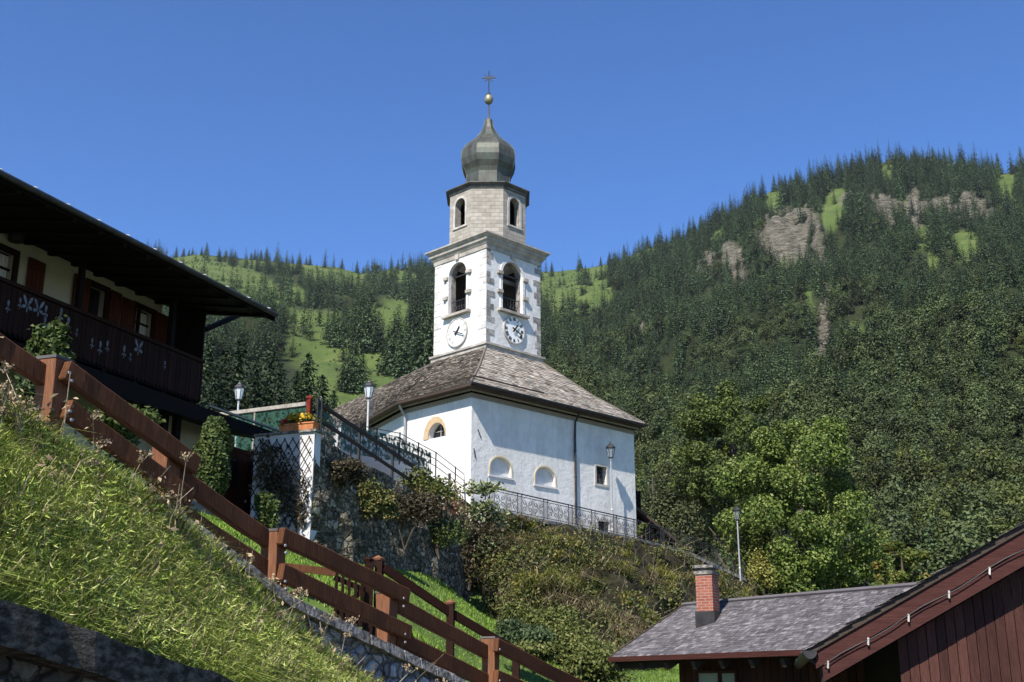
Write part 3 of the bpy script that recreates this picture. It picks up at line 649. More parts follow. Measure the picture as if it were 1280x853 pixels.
for a, b, t0, b0 in ((744, 759, 580, 608), (746.5, 762, 649, 669)):
    u0, z1 = uzR(a, t0 + 1); u1, z0 = uzR(b, b0); wins.append((u0, u1, z0, z1))
    cuts.append(MB().prism(fR, [(u0, z0), (u1, z0), (u1, z1), (u0, z1)], -.35, .3).build('c', 'niche_white', uv=False))
u0, z0 = uzL(535.5, 549); u1, _ = uzL(556.5, 545); _, zt_ = uzL(545, 529); z0 -= .02
LUN = (u0, u1, z0, zt_)
cuts.append(MB().prism(fL, arch(u0, u1, z0, z0 + .06, 14, zt_ - z0 - .06), -.4, .3).build('c', 'niche_white', uv=False))
cut(wall, cuts)
for (u0, u1, z0, zs, rise) in NICHES:
    tr = MB().band(fR, archline(u0 - .07, u1 + .07, z0, zs, 16, rise + .07), archline(u0, u1, z0, zs, 16, rise), -.02, .025).build('arch_trim', 'yellow_trim', church)
    n_ = MB().prism(fR, arch(u0 + .005, u1 - .005, z0 + .005, zs, 14, rise - .005), -.185, -.17).build('blind_niche', 'niche_white', church)
    tag(n_, None)
    MB().prism(fR, [(u0 - .12, z0 - .09), (u1 + .12, z0 - .09), (u1 + .12, z0 - .004), (u0 - .12, z0 - .004)], -.05, .06).build('sill', 'niche_white', church)
for (u0, u1, z0, z1) in wins:
    wf = MB().band(fR, [(u0 - .08, z0 - .08), (u1 + .08, z0 - .08), (u1 + .08, z1 + .08), (u0 - .08, z1 + .08)], [(u0 + .04, z0 + .04), (u1 - .04, z0 + .04), (u1 - .04, z1 - .04), (u0 + .04, z1 - .04)], -.02, .035, True).build('window', 'sill_stone', church)
    MB().prism(fR, [(u0 + .002, z0 + .002), (u1 - .002, z0 + .002), (u1 - .002, z1 - .002), (u0 + .002, z1 - .002)], -.33, -.28).build('pane', 'window_dark', wf)
    g_ = MB()
    for k in (1, 2): g_.tube([fR(u0 + (u1 - u0) * k / 3, z0, -.12), fR(u0 + (u1 - u0) * k / 3, z1, -.12)], .012, 6)
    for k in (1, 2, 3): g_.tube([fR(u0, z0 + (z1 - z0) * k / 4, -.12), fR(u1, z0 + (z1 - z0) * k / 4, -.12)], .012, 6)
    g_.build('grille', 'dark_iron', wf)
u0, u1, z0, zt_ = LUN; rise = zt_ - z0 - .06
lf = MB().band(fL, archline(u0 - .32, u1 + .06, z0, z0 + .1, 16, rise + .26), archline(u0, u1, z0, z0 + .06, 16, rise), -.02, .03).build('window', 'brick_arch', church); lf['label'] = 'half-round window with a brick arch'
MB().prism(fL, arch(u0 + .003, u1 - .003, z0 + .003, z0 + .06, 14, rise - .003), -.38, -.3).build('pane', 'window_dark', lf)
MB().prism(fL, [((u0 + u1) / 2 - .025, z0), ((u0 + u1) / 2 + .025, z0), ((u0 + u1) / 2 + .025, zt_ - .02), ((u0 + u1) / 2 - .025, zt_ - .02)], -.28, -.24).prism(fL, [(u0, z0 + rise * .5), (u1, z0 + rise * .5), (u1, z0 + rise * .5 + .04), (u0, z0 + rise * .5 + .04)], -.27, -.25).build('muntin', 'old_plank', lf)
# cornice and roof
c1, c2_ = off_poly(c27, .02), off_poly(c27, .24); c2_[1] = (c2_[1][0] - .16, c2_[1][1]); c2_[2] = (c2_[2][0] - .16, c2_[2][1])
def ring(mb, A, B, z0, z1):
    n = len(A); A0 = [cp(u, v, z0) for u, v in A]; A1 = [cp(u, v, z1) for u, v in A]; B1 = [cp(u, v, z1) for u, v in B]
    mb.add(A0 + A1 + B1, [(i, (i + 1) % n, n + (i + 1) % n, n + i) for i in range(n)] + [(n + i, n + (i + 1) % n, 2 * n + (i + 1) % n, 2 * n + i) for i in range(n)])
mb = MB(); ring(mb, c1, c2_, ZE - .34, ZE - .12); mb.hexa([cp(u, v, ZE - .12) for u, v in c2_], [cp(u, v, ZE - .02) for u, v in c2_]); mb.build('eaves_cornice', 'cornice_wood', church)
EV = off_poly(c27, .62); EV[1] = (EV[1][0] - .46, EV[1][1]); EV[2] = (EV[2][0] - .46, EV[2][1])
E_C, E_R, E_B, E_K, E_L = [cp(u, v, ZE + .12) for u, v in EV]
mb = MB(); mb.hexa([cp(u, v, ZE - .02) for u, v in EV], [cp(u, v, ZE + .11) for u, v in EV]); mb.build('fascia', 'eave_wood', church)
# tower position
TU, TV, TW = 4.3, 3.62, 3.88
TC = cp(TU, TV); ZT = at(606, 434, TC.y).z
T_C, T_R, T_L, T_B = [cp(u, v, ZT) for u, v in ((TU, TV), (TU + TW, TV), (TU, TV + TW), (TU + TW, TV + TW))]
Q = at(418, 511, 65.5)
Q2 = at(560, 470, 70); Q2.z = Q.z
roof = MB(); sh = MB(); sh2 = MB()
def pane2(A, B, C_, D, sag, seed, w=.30, h=.22, S=None):     # eave A-B up to D-C_, with a slight bell-cast break
    m0, m1 = A.lerp(D, .5), B.lerp(C_, .5); m0.z -= sag; m1.z -= sag
    for (a, b, c_, d_, s2) in ((A, B, m1, m0, seed), (m0, m1, C_, D, seed + 50)):
        roof.poly([a, b, c_, d_]); shingles(S or sh, a, b, c_, d_, w, h, .028, 1.3, s2)
pane2(E_C, E_R, T_R, T_C, .18, 1); pane2(E_L, E_C, T_C, T_L, .18, 2, .22, .16, sh2); pane2(E_K, E_L, T_L, Q, .1, 3, .22, .16, sh2); pane2(E_R, E_B, T_B, T_R, .18, 4); pane2(E_B, E_K, Q, T_B, .0, 5, 1.0, .8)
roof.poly([T_L, T_B, Q]); roof.poly([T_C, T_R, T_B, T_L])
roof.build('roof', 'larch_shingle', church); sh.build('roof_shingles', 'larch_shingle', church, uv=False)
# the shingles belong to the roof
bpy.data.objects['roof_shingles'].parent = bpy.data.objects['roof']; bpy.data.objects['roof_shingles'].name = 'shingles'; sh2.build('shingles', 'dark_shingle', bpy.data.objects['roof'], uv=False)
mb = MB(); md_ = E_C.lerp(T_C, .5); md_.z -= .18
mb.tube([E_C + ZZ * .03, md_ + ZZ * .03, T_C + ZZ * .02], .055, 6); mb.build('hip_cap', 'dark_shingle', bpy.data.objects['roof']); mb = MB(); md2 = E_R.lerp(T_R, .5); md2.z -= .18; mb.tube([E_R + ZZ * .03, md2 + ZZ * .03, T_R + ZZ * .02], .05, 6); mb.build('hip_cap', 'dark_shingle', bpy.data.objects['roof'])
ins = lambda A, B, f0, f1, up, inn: (A.lerp(B, f0) + inn, A.lerp(B, f1) + inn)
a, b = E_C.lerp(E_R, .03), E_C.lerp(E_R, .42); sn = MB().beam(a + VVd * .42 + ZZ * .46, b + VVd * .42 + ZZ * .46, .05, .06); sn.build('snow_guard', 'eave_wood', bpy.data.objects['roof']); sn = MB()
a, b = E_C.lerp(E_L, .02), E_C.lerp(E_L, 1.0); sn.beam(a - UU * -.30 + ZZ * .36, b + UU * .30 + ZZ * .36, .05, .06); sn.build('snow_guard', 'eave_wood', bpy.data.objects['roof'])
gut = MB(); gut.tube([E_C + NN * .06 - UU * .06 - ZZ * .03, E_R + NN * .06 + UU * .1 - ZZ * .05], .065, 8); gut.build('gutter', 'soot_metal', church)
def pipe(px, fr, uz, y0, y1, r, mat):
    u_, zt = uz(px, y0); _, zb2 = uz(px, y1); m = MB()
    m.tube([fr(u_, zt + .02, .45), fr(u_, zt - .15, .42), fr(u_, zt - .55, .12), fr(u_, zt - 1.2, .09), fr(u_, zb2, .09)], r, 8)
    for k in range(4): m.lathe([(r + .02, 0), (r + .02, .05)], fr(u_, zb2 + (zt - 1.3 - zb2) * k / 3.5, .09), 8)
    m.build('downpipe', mat, church)
pipe(716.5, fR, uzR, 514, 665, .055, 'soot_metal'); pipe(509, fL, uzL, 507, 590, .06, 'zinc')
# iron wall ties near the corner
mb = MB()
for (x, y, dx, dy) in ((597, 537, 4, 11), (592, 561, 2, 12)):
    mb = MB(); u_, z_1 = uzR(x, y); u2, z2 = uzR(x + dx, y + dy); mb.beam(fR(u_, z_1, .02), fR(u2, z2, .02), .035, .03, NN); mb.build('wall_tie', 'dark_iron', church)

# ------------------------------------------------------------------ tower
def zc(y, Y=TC.y, x=605): return at(x, y, Y).z
ZTOP = zc(305)
tower = MB()
sq = [(TU, TV), (TU + TW, TV), (TU + TW, TV + TW), (TU, TV + TW)]
def insq(d_): return [(TU + d_, TV + d_), (TU + TW - d_, TV + d_), (TU + TW - d_, TV + TW - d_), (TU + d_, TV + TW - d_)]
tw = MB().hexa([cp(u, v, ZT - 1.6) for u, v in sq], [cp(u, v, ZTOP) for u, v in sq]).build('tower_wall', 'tower_plaster', church)
fTR = frame(T_C, UU, NN); fTL = frame(T_C, -VVd, -UU)
Tq = Vector((T_C.x, T_C.y, 0))
def uzTR(px, py): p = onpl(px, py, Tq, HA); return (p - Tq).dot(UU), p.z
def uzTL(px, py): p = onpl(px, py, Tq, HA - 90); return (p - Tq).dot(-VVd), p.z
ARC = []
for fr, uz, xl, xr, yt, yb in ((fTR, uzTR, 627.5, 652.5, 328.5, 391), (fTL, uzTL, 561.5, 583.5, 328.5, 392)):
    u0, _ = uz(xl, 360); u1, _ = uz(xr, 360); um = (xl + xr) / 2; _, z1 = uz(um, yt); _, z0 = uz(um, yb); ARC.append((fr, u0, u1, z0, z1 - (u1 - u0) / 2))
zi = min(ARC[0][3], ARC[1][3]) - .25
cavity = MB().hexa([cp(u, v, zi) for u, v in insq(.42)], [cp(u, v, ZTOP - .3) for u, v in insq(.42)]).build('c', 'interior_shade', uv=False)
cuts = [cavity]
for fr, u0, u1, z0, zs in ARC: cuts.append(MB().prism(fr, arch(u0, u1, z0, zs, 18), -.8, .3).build('c', 'interior_shade', uv=False))
cut(tw, cuts)
names = ('clock-right', 'clock-left')
for k, (fr, u0, u1, z0, zs) in enumerate(ARC):
    r_ = (u1 - u0) / 2; um = (u0 + u1) / 2
    f = MB().band(fr, archline(u0 - .15, u1 + .15, z0, zs, 20), archline(u0 + .003, u1 - .003, z0, zs, 20), -.12, .05)
    f.build('belfry_opening', 'tower_plaster', church)
    bo = [o for o in bpy.data.objects if o.name.startswith('belfry_opening')][-1] if k == 0 else bpy.data.objects['belfry_opening.001']
    MB().band(fr, archline(u0 - .01, u1 + .01, z0, zs, 20), archline(u0 + .03, u1 - .03, z0, zs, 20), -.43, -.13).build('reveal', 'quoin_stone', bo)
    MB().prism(fr, [(u0 - .33, z0 - .13), (u1 + .33, z0 - .13), (u1 + .33, z0 - .003), (u0 - .33, z0 - .003)], -.2, .24).build('sill', 'cornice_stone', bo)
    for zz in (zs - .02, zs - 1.0 * (zs - z0) * .52):
        for a, b in ((u0 - .36, u0 - .02), (u1 + .02, u1 + .36)): im = MB(); im.prism(fr, [(a, zz - .10), (b, zz - .10), (b, zz + .06), (a, zz + .06)], -.1, .14).prism(fr, [(a + .06, zz - .16), (b - .06, zz - .16), (b - .06, zz - .101), (a + .06, zz - .101)], -.1, .09); im.build('impost', 'cornice_stone', bo)
    MB().prism(fr, [(um - .11, zs + r_ + .12), (um + .11, zs + r_ + .12), (um + .14, zs + r_ + .42), (um - .14, zs + r_ + .42)], -.05, .14).build('keystone', 'cornice_stone', bo)
    gr = MB(); n_ = 7
    for i in range(1, n_): gr.tube([fr(u0 + (u1 - u0) * i / n_, z0, -.2), fr(u0 + (u1 - u0) * i / n_, z0 + .78, -.2)], .014, 6)
    gr.beam(fr(u0, z0 + .78, -.2), fr(u1, z0 + .78, -.2), .03, .04)
    for i in range(n_ - 1):
        a = u0 + (u1 - u0) * (i + .5) / n_; gr.tube([fr(a + .07 * math.cos(q), z0 + .4 + .12 * math.sin(q), -.2) for q in [6.283 * j / 10 for j in range(11)]], .011, 5)
    gr.build('grille', 'dark_iron', bo)
    gr2 = MB(); gr2.beam(fr(u0, zs + .05, -.3), fr(u1, zs + .05, -.3), .05, .07); gr2.beam(fr(um, z0, -.34), fr(um, zs + r_ - .02, -.34), .05, .05); gr2.build('tie_beam', 'dark_iron', bo)
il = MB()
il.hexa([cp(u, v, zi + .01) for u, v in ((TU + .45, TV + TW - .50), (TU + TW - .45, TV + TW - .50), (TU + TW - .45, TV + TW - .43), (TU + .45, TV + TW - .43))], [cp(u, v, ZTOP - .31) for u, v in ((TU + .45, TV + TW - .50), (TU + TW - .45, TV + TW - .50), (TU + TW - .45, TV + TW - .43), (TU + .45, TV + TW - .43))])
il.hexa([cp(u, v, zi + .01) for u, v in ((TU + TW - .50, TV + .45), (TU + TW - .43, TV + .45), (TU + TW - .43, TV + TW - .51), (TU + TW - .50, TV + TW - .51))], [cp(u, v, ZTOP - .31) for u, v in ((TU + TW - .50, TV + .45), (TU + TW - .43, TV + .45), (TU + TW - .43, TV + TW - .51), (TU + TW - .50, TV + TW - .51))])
il.build('belfry_shade_panels', 'interior_shade', church)  # dark panels added so the belfry looks shaded inside
# quoins
qm = MB(); qf = MB(); g = random.Random(3); nq = 15; hq = (ZTOP - .05 - (ZT + .32)) / nq
for i in range(nq):
    zz = ZT + .32 + hq * i
    for fr, s0, s1 in ((fTR, 0, 1), (fTR, TW, -1), (fTL, 0, -1), (fTL, -TW, 1)):
        L = (.50 if (i + (fr is fTL)) % 2 else .27) * g.uniform(.85, 1.15)
        if g.random() < .12: continue
        a, b = sorted((s0 + s1 * .003, s0 + s1 * L)); e = .018
        (qf if fr is fTL else qm).prism(fr, [(a, zz + .02), (b, zz + .02), (b, zz + hq - .02), (a, zz + hq - .02)], -.05, g.uniform(.008, .022))
qm.build('quoins', 'quoin_stone', church); qf.build('quoins', 'quoin_faded', church)
# base moulding on the roof
bmd = MB()
for k, (d_, z0, z1) in enumerate(((.10, ZT - .5, ZT + .13), (.17, ZT + .133, ZT + .24))):
    p = insq(-d_); bmd.hexa([cp(u, v, z0) for u, v in p], [cp(u, v, z1) for u, v in p])
bmd.build('base_moulding', 'cornice_stone', church)
# tower cornice
cm = MB()
for d0, d1, z0, z1 in ((.05, .07, -.22, .0), (.09, .20, .002, .18), (.23, .25, .183, .33), (.28, .37, .333, .45), (.40, .40, .453, .53)):
    cm.hexa([cp(u, v, ZTOP + z0) for u, v in insq(-d0)], [cp(u, v, ZTOP + z1) for u, v in insq(-d1)])
cm.build('tower_cornice', 'cornice_stone', church)
ZD = ZTOP + .55
oc = TU + TW / 2, TV + TW / 2; OC = cp(*oc)
def octo(ap, ph=0): return [(oc[0] + ap / math.cos(R(22.5)) * math.cos(R(22.5 + 45 * i)), oc[1] + ap / math.cos(R(22.5)) * math.sin(R(22.5 + 45 * i))) for i in range(8)]
MB().hexa([cp(u, v, ZD - .017) for u, v in insq(-.36)], [cp(u, v, ZD + .16) for u, v in insq(.05)]).build('cornice_roof', 'dark_lead', church)
AP = 1.98; zdt = zc(233, OC.y - AP)
dr = MB().hexa([cp(u, v, ZD + .05) for u, v in octo(AP)], [cp(u, v, zdt) for u, v in octo(AP)]).build('belfry_drum', 'drum_stone', church)
cuts = [MB().hexa([cp(u, v, ZD + .5) for u, v in octo(AP - .38)], [cp(u, v, zdt - .2) for u, v in octo(AP - .38)]).build('c', 'interior_shade', uv=False)]
fDR = frame(cp(oc[0], oc[1] - AP), UU, NN); fDL = frame(cp(oc[0] - AP, oc[1]), -VVd, -UU)
PDR = cp(oc[0], oc[1] - AP); PDL = cp(oc[0] - AP, oc[1])
pr = onpl(637, 246, PDR, HA); pr0 = onpl(637, 281, PDR, HA); za, zb2 = pr.z, pr0.z
DW = []
for fr in (fDR, fDL):
    DW.append((fr, -.38, .38, zb2, za - .38)); cuts.append(MB().prism(fr, arch(-.38, .38, zb2, za - .38, 14), -.7, .3).build('c', 'interior_shade', uv=False))
cut(dr, cuts)
MB().hexa([cp(u, v, ZD + .52) for u, v in octo(AP - .8)], [cp(u, v, zdt - .22) for u, v in octo(AP - .8)]).build('drum_shade_core', 'interior_shade', church)  # dark solid added as painted shade behind the drum windows
for fr, a, b, z0, zs in DW:
    o = MB().band(fr, archline(a - .13, b + .13, z0, zs, 16), archline(a, b, z0, zs, 16), -.1, .035).prism(fr, [(a - .16, z0 - .1), (b + .16, z0 - .1), (b + .16, z0 - .003), (a - .16, z0 - .003)], -.1, .06).build('drum_window', 'sill_stone', church)
dc = MB()
for d0, d1, z0, z1 in ((.04, .08, -.10, .06), (.12, .18, .063, .14), (.22, .22, .143, .20)):
    dc.hexa([cp(u, v, zdt + z0) for u, v in octo(AP + d0)], [cp(u, v, zdt + z1) for u, v in octo(AP + d1)])
dc.build('drum_cornice', 'dark_lead', church)
# onion dome: profile read from the photo (pixel radius, pixel row)
ZK = zdt + .203
prof_px = [(50, None), (40, .10), (30, .26), (27.5, .50)]
prof = [(r * .0428, ZK + dz) for r, dz in ((48, 0), (38, .06), (31, .13), (27.8, .20))]
for r, y in ((27.6, 224), (29.2, 219), (32.6, 212.5), (34.5, 205), (34.2, 198.5), (33, 192.5), (30.5, 189), (26.2, 184), (20.2, 179), (14.5, 173.5), (10.5, 168), (7.2, 162), (5.4, 156.5), (4.8, 150.5)):
    prof.append((r * .0428, zc(y, OC.y)))
prof = [p for i, p in enumerate(prof) if i < 4 or p[1] > prof[3][1] + .05]
ph = R(22.5) + math.atan2(UU.y, UU.x)
dome = MB().lathe([(r / math.cos(R(22.5)) * .97, z) for r, z in prof], OC, 8, ph).build('onion_dome', 'old_copper', church)
sm = MB()
for i in range(8):
    a = ph + i * math.pi / 4; sm.tube([OC + Vector((math.cos(a) * r * 1.05, math.sin(a) * r * 1.05, z)) for r, z in prof], .022, 5)
sm.build('seam', 'old_copper', dome)
zt0, zb0, zp = zc(150.5, OC.y), zc(124.5, OC.y), zc(94, OC.y)
fin = MB().lathe([(.15, 0), (.16, .05), (.055, .09), (.045, .35), (.040, zb0 - zt0 - .22)], OC + ZZ * zt0, 12).build('finial', 'dark_lead', church, smooth=False)
MB().lathe([(.02, -.31)] + [(.245 * math.cos(R(a)), .30 * math.sin(R(a))) for a in range(-75, 90, 15)] + [(.02, .31)], OC + ZZ * zb0, 16).build('ball', 'gold_ball', fin, smooth=True)
cr_ = MB(); zq = zc(98, OC.y); cr_.tube([OC + ZZ * (zb0 + .28), OC + ZZ * (zb0 + .36)], .11, 10); cr_.tube([OC + ZZ * (zb0 + .3), OC + ZZ * (zc(89, OC.y))], .032, 6)
X_ = Vector((1, 0, 0)); cr_.beam(OC + ZZ * zq - X_ * .38, OC + ZZ * zq + X_ * .38 + ZZ * .03, .05, .06, ZZ)
for s_ in (1, -1): cr_.beam(OC + ZZ * (zq - .2 * s_) - X_ * .22, OC + ZZ * (zq + .2 * s_) + X_ * .22, .035, .045, Vector((0, 1, 0)))
cr_.build('cross', 'dark_iron', fin)
# clocks: hour hand just past one, minute hand near twenty past
def clock(fr, uz, x, y, ry, mats, label):
    u_, z_1 = uz(x, y); _, zt = uz(x, y - ry); r = zt - z_1
    t_ = MB().prism(fr, [(u_ + r * math.cos(a), z_1 + r * math.sin(a)) for a in [2 * math.pi * i / 48 for i in range(48)]], .0, .07).build('clock', mats[0], church); t_['label'] = label
    cir = lambda q: [(u_ + q * math.cos(a), z_1 + q * math.sin(a)) for a in [2 * math.pi * i / 48 for i in range(48)]]
    MB().band(fr, cir(r * 1.06), cir(r * .97), -.01, .10, True).build('rim', 'sill_stone', t_)
    nm = MB(); rom = ['XII', 'I', 'II', 'III', 'IIII', 'V', 'VI', 'VII', 'VIII', 'IX', 'X', 'XI']
    def stroke(p, q, w_):
        d_ = Vector((q[0] - p[0], q[1] - p[1])); d_.normalize(); s_ = Vector((-d_.y, d_.x)) * w_ / 2
        nm.prism(fr, [(p[0] + s_.x, p[1] + s_.y), (p[0] - s_.x, p[1] - s_.y), (q[0] - s_.x, q[1] - s_.y), (q[0] + s_.x, q[1] + s_.y)], .071, .082)
    for i, tx in enumerate(rom):
        a = math.pi / 2 - i * math.pi / 6; er = Vector((math.cos(a), math.sin(a))); et = Vector((math.sin(a), -math.cos(a))); wd = {'I': .045, 'V': .09, 'X': .09}
        tot = sum(wd[c] for c in tx); x0 = -tot / 2
        for c in tx:
            w_ = wd[c]; k = r / .62
            pt = lambda s_, h_: (u_ + er.x * (r * .80 + h_ * k) + et.x * (s_ * k), z_1 + er.y * (r * .80 + h_ * k) + et.y * (s_ * k))
            if c == 'I': stroke(pt(x0 + w_ / 2, -.075), pt(x0 + w_ / 2, .075), .03 * k)
            elif c == 'V': stroke(pt(x0 + .015, .075), pt(x0 + w_ / 2, -.075), .028 * k); stroke(pt(x0 + w_ - .015, .075), pt(x0 + w_ / 2, -.075), .018 * k)
            else: stroke(pt(x0 + .012, .075), pt(x0 + w_ - .012, -.075), .028 * k); stroke(pt(x0 + w_ - .012, .075), pt(x0 + .012, -.075), .018 * k)
            x0 += w_
    nm.build('numerals', mats[1], t_)
    def hand(deg, L, w_, back, n0, nme):
        a = math.pi / 2 - R(deg); e = Vector((math.cos(a), math.sin(a))); s_ = Vector((-e.y, e.x))
        pts = [(-back, w_ * .8), (-back, -w_ * .8), (L * .8, -w_ * .7), (L, 0), (L * .8, w_ * .7)]
        MB().prism(fr, [(u_ + e.x * p + s_.x * q, z_1 + e.y * p + s_.y * q) for p, q in pts], n0, n0 + .02).build(nme, mats[2], t_)
    hand(39, r * .56, .055, .16, .11, 'hour_hand'); hand(112, r * .86, .042, .20, .14, 'minute_hand')
clock(fTR, uzTR, 641.5, 413, 16.6, ('clock_white', 'clock_black', 'clock_black'), 'white clock face with bold black Roman numerals')
clock(fTL, uzTL, 572.3, 416, 17.0, ('clock_white', 'clock_faded', 'soot_metal'), 'white clock face with faded numerals')
# bells hanging in the belfry
bt = thing('church_bell', 'pale bronze bell hanging inside the tall arched belfry opening above the clocks', 'bell', cp(oc[0], oc[1], ARC[0][4]))
b0 = cp(oc[0] - .55, oc[1] - 1.0, ARC[0][4] - .85)
MB().lathe([(.42, 0), (.40, .06), (.31, .2), (.27, .5), (.22, .66), (.08, .74), (.06, .84)], b0, 20).build('bell_body', 'bronze_bell', bt, smooth=True)
MB().lathe([(.05, -.1), (.07, -.03), (.02, .05), (.02, .5)], b0, 10).build('clapper', 'dark_iron', bt)
MB().beam(b0 + ZZ * .88 - UU * 1.1, b0 + ZZ * .88 + UU * 1.6, .14, .18).beam(b0 + ZZ * .95 - UU * .5, b0 + ZZ * .95 + UU * .5, .2, .35).build('headstock', 'old_plank', bt)
wc = b0 + ZZ * .9 - UU * .75; MB().tube([wc + VVd * .55 * math.cos(a) + ZZ * .55 * math.sin(a) for a in [6.2832 * i / 20 for i in range(21)]], .03, 6).beam(wc - VVd * .55, wc + VVd * .55, .04, .05).beam(wc - ZZ * .55, wc + ZZ * .55, .04, .05, VVd).build('bell_wheel', 'old_plank', bt)
# ------------------------------------------------------------------ the wooden chalet on the left
HH = 22.0; Hu, Hn = hd(HH), Vector((math.cos(R(HH)), -math.sin(R(HH)), 0))
HA0 = at(211, 437, 31); HZ0 = Vector((HA0.x, HA0.y, 0)); fH = frame(HA0, Hu, Hn)
def uzH(px, py, k=0.0): p = onpl(px, py, HZ0 + Hn * k, HH); return (p - HZ0).dot(Hu), p.z
KF, KE = -1.3, 1.9
chalet = thing('chalet', 'dark wooden chalet with cream walls, a carved balcony and a wide overhanging roof', 'house', fH(-4, 4.0, KF))
AE = uzH(254, 450)[0]; A0 = -17.0
zS = uzH(215, 386, KF)[1]; zE = uzH(170, 303, KE)[1] - .19; AR = uzH(342, 390, KE)[0]
GZ = 3.4
wall = MB().hexa([fH(a, GZ, k) for a, k in ((A0, -10.5), (AE - .35, -10.5), (AE - .35, KF), (A0, KF))], [fH(a, zS + .35, k) for a, k in ((A0, -10.5), (AE - .35, -10.5), (AE - .35, KF), (A0, KF))]).build('wall', 'cream_plaster', chalet)
cuts, W_ = [], []
for x0, x1, yt0, yb1 in ((-14, 21, 303, 362), (110, 134, 353, 400), (168, 192, 381, 430)):
    a0, zt = uzH(x0, yt0, KF); a1, _ = uzH(x1, yt0 + 8, KF); _, zb_ = uzH(x0, yb1, KF); zb_ = 8.0 if x0 == 110 else max(zb_, 8.55); W_.append((a0, a1, zb_, zt))
    cuts.append(MB().prism(fH, [(a0, zb_), (a1, zb_), (a1, zt), (a0, zt)], KF - .28, KF + .3).build('c', 'cream_plaster', uv=False))
cut(wall, cuts)
for i, (a0, a1, z0, z1) in enumerate(W_):
    wf = MB().band(fH, [(a0 - .09, z0 - .02), (a1 + .09, z0 - .02), (a1 + .09, z1 + .09), (a0 - .09, z1 + .09)], [(a0 + .05, z0 + .05), (a1 - .05, z0 + .05), (a1 - .05, z1 - .05), (a0 + .05, z1 - .05)], KF - .02, KF + .05, True).build('window', 'chalet_wood', chalet)
    MB().prism(fH, [(a0, z0), (a1, z0), (a1, z1), (a0, z1)], KF - .27, KF - .23).build('pane', 'window_dark', wf)
    if i != 1:
        c_ = MB(); am = (a0 + a1) / 2
        for s_ in (-1, 1):
            pts = []; 
            for k in range(9):
                f = k / 8; c_xa = am + s_ * (.05 + (a1 - a0) * .42 * f); pts.append(c_xa)
            for k in range(8): c_.add([fH(pts[k], z0 + .12 + .1 * (k % 2), KF - .2 + .02 * (k % 2)), fH(pts[k + 1], z0 + .12 + .1 * ((k + 1) % 2), KF - .2 + .02 * ((k + 1) % 2)), fH(pts[k + 1], z1 - .06, KF - .2 + .02 * ((k + 1) % 2)), fH(pts[k], z1 - .06, KF - .2 + .02 * (k % 2))], [(0, 1, 2, 3)])
        c_.build('curtain', 'curtain', wf)
        MB().prism(fH, [(am - .03, z0), (am + .03, z0), (am + .03, z1), (am - .03, z1)], KF - .18, KF - .12).prism(fH, [(a0, z0 + (z1 - z0) * .62), (a1, z0 + (z1 - z0) * .62), (a1, z0 + (z1 - z0) * .62 + .05), (a0, z0 + (z1 - z0) * .62 + .05)], KF - .19, KF - .13).build('muntin', 'chalet_wood', wf)
for x0, x1, i in ((27, 49, 0), (87, 108, 1), (135, 149, 1), (151, 166, 2), (194, 209, 2)):
    a0, a1 = uzH(x0, 380, KF)[0], uzH(x1, 380, KF)[0]; z0, z1 = W_[i][2], W_[i][3] + .05
    if i == 1: z0 = 8.5
    m = MB(); n_ = 4
    for k in range(n_): b0, b1 = a0 + (a1 - a0) * k / n_, a0 + (a1 - a0) * (k + 1) / n_ - .012; m.prism(fH, [(b0, z0), (b1, z0), (b1, z1), (b0, z1)], KF + .055, KF + .09)
    m.beam(fH(a0 + .04, z0 + .2, KF + .105), fH(a1 - .04, z0 + .2, KF + .105), .03, .09).beam(fH(a0 + .04, z1 - .2, KF + .105), fH(a1 - .04, z1 - .2, KF + .105), .03, .09); m.build('shutter', 'shutter_wood', chalet)
# roof: slab, boxed soffit, rafters, gutter
KR = -4.6; zR = zE + .25 + (KE - KR) * .40
rf = MB().hexa([fH(a, zE + .02, KE) for a in (A0, AR)] + [fH(a, zR - .1, KR) for a in (AR, A0)], [fH(a, zE + .24, KE) for a in (A0, AR)] + [fH(a, zR + .12, KR) for a in (AR, A0)])
rf.hexa([fH(a, zR - .1, KR) for a in (A0, AR)] + [fH(a, zE + .02, -11.5) for a in (AR, A0)], [fH(a, zR + .12, KR) for a in (A0, AR)] + [fH(a, zE + .24, -11.5) for a in (AR, A0)])
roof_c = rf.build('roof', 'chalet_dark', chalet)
m = MB()
nb = 9
for k in range(nb):
    k0 = KF + (KE - .12 - KF) * k / nb; k1 = KF + (KE - .12 - KF) * (k + 1) / nb - .015; zz = zS + (zE - zS) * (k / nb); m.hexa([fH(A0, zz, k0), fH(AR - .5, zz, k0), fH(AR - .5, zz, k1), fH(A0, zz, k1)], [fH(A0, zz + .03, k0), fH(AR - .5, zz + .03, k0), fH(AR - .5, zz + .03, k1), fH(A0, zz + .03, k1)])
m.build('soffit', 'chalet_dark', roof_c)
m = MB()
for i in range(22):
    a = AR - .35 - i * .85; m.beam(fH(a, zE + .03, KE - .03), fH(a, zS + .0, KF), .12, .16)
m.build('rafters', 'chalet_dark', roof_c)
g_ = MB(); g_.tube([fH(A0, zE + .13, KE + .08), fH(AR + .03, zE + .13, KE + .08)], .075, 8); g_.build('gutter', 'soot_metal', chalet)
br = MB()
for i in range(18): a = AR - .4 - i * 1.0; br.beam(fH(a, zE + .235, KE + .02), fH(a, zE + .19, KE + .165), .03, .012)
br.build('gutter_bracket', 'clip_white', chalet)
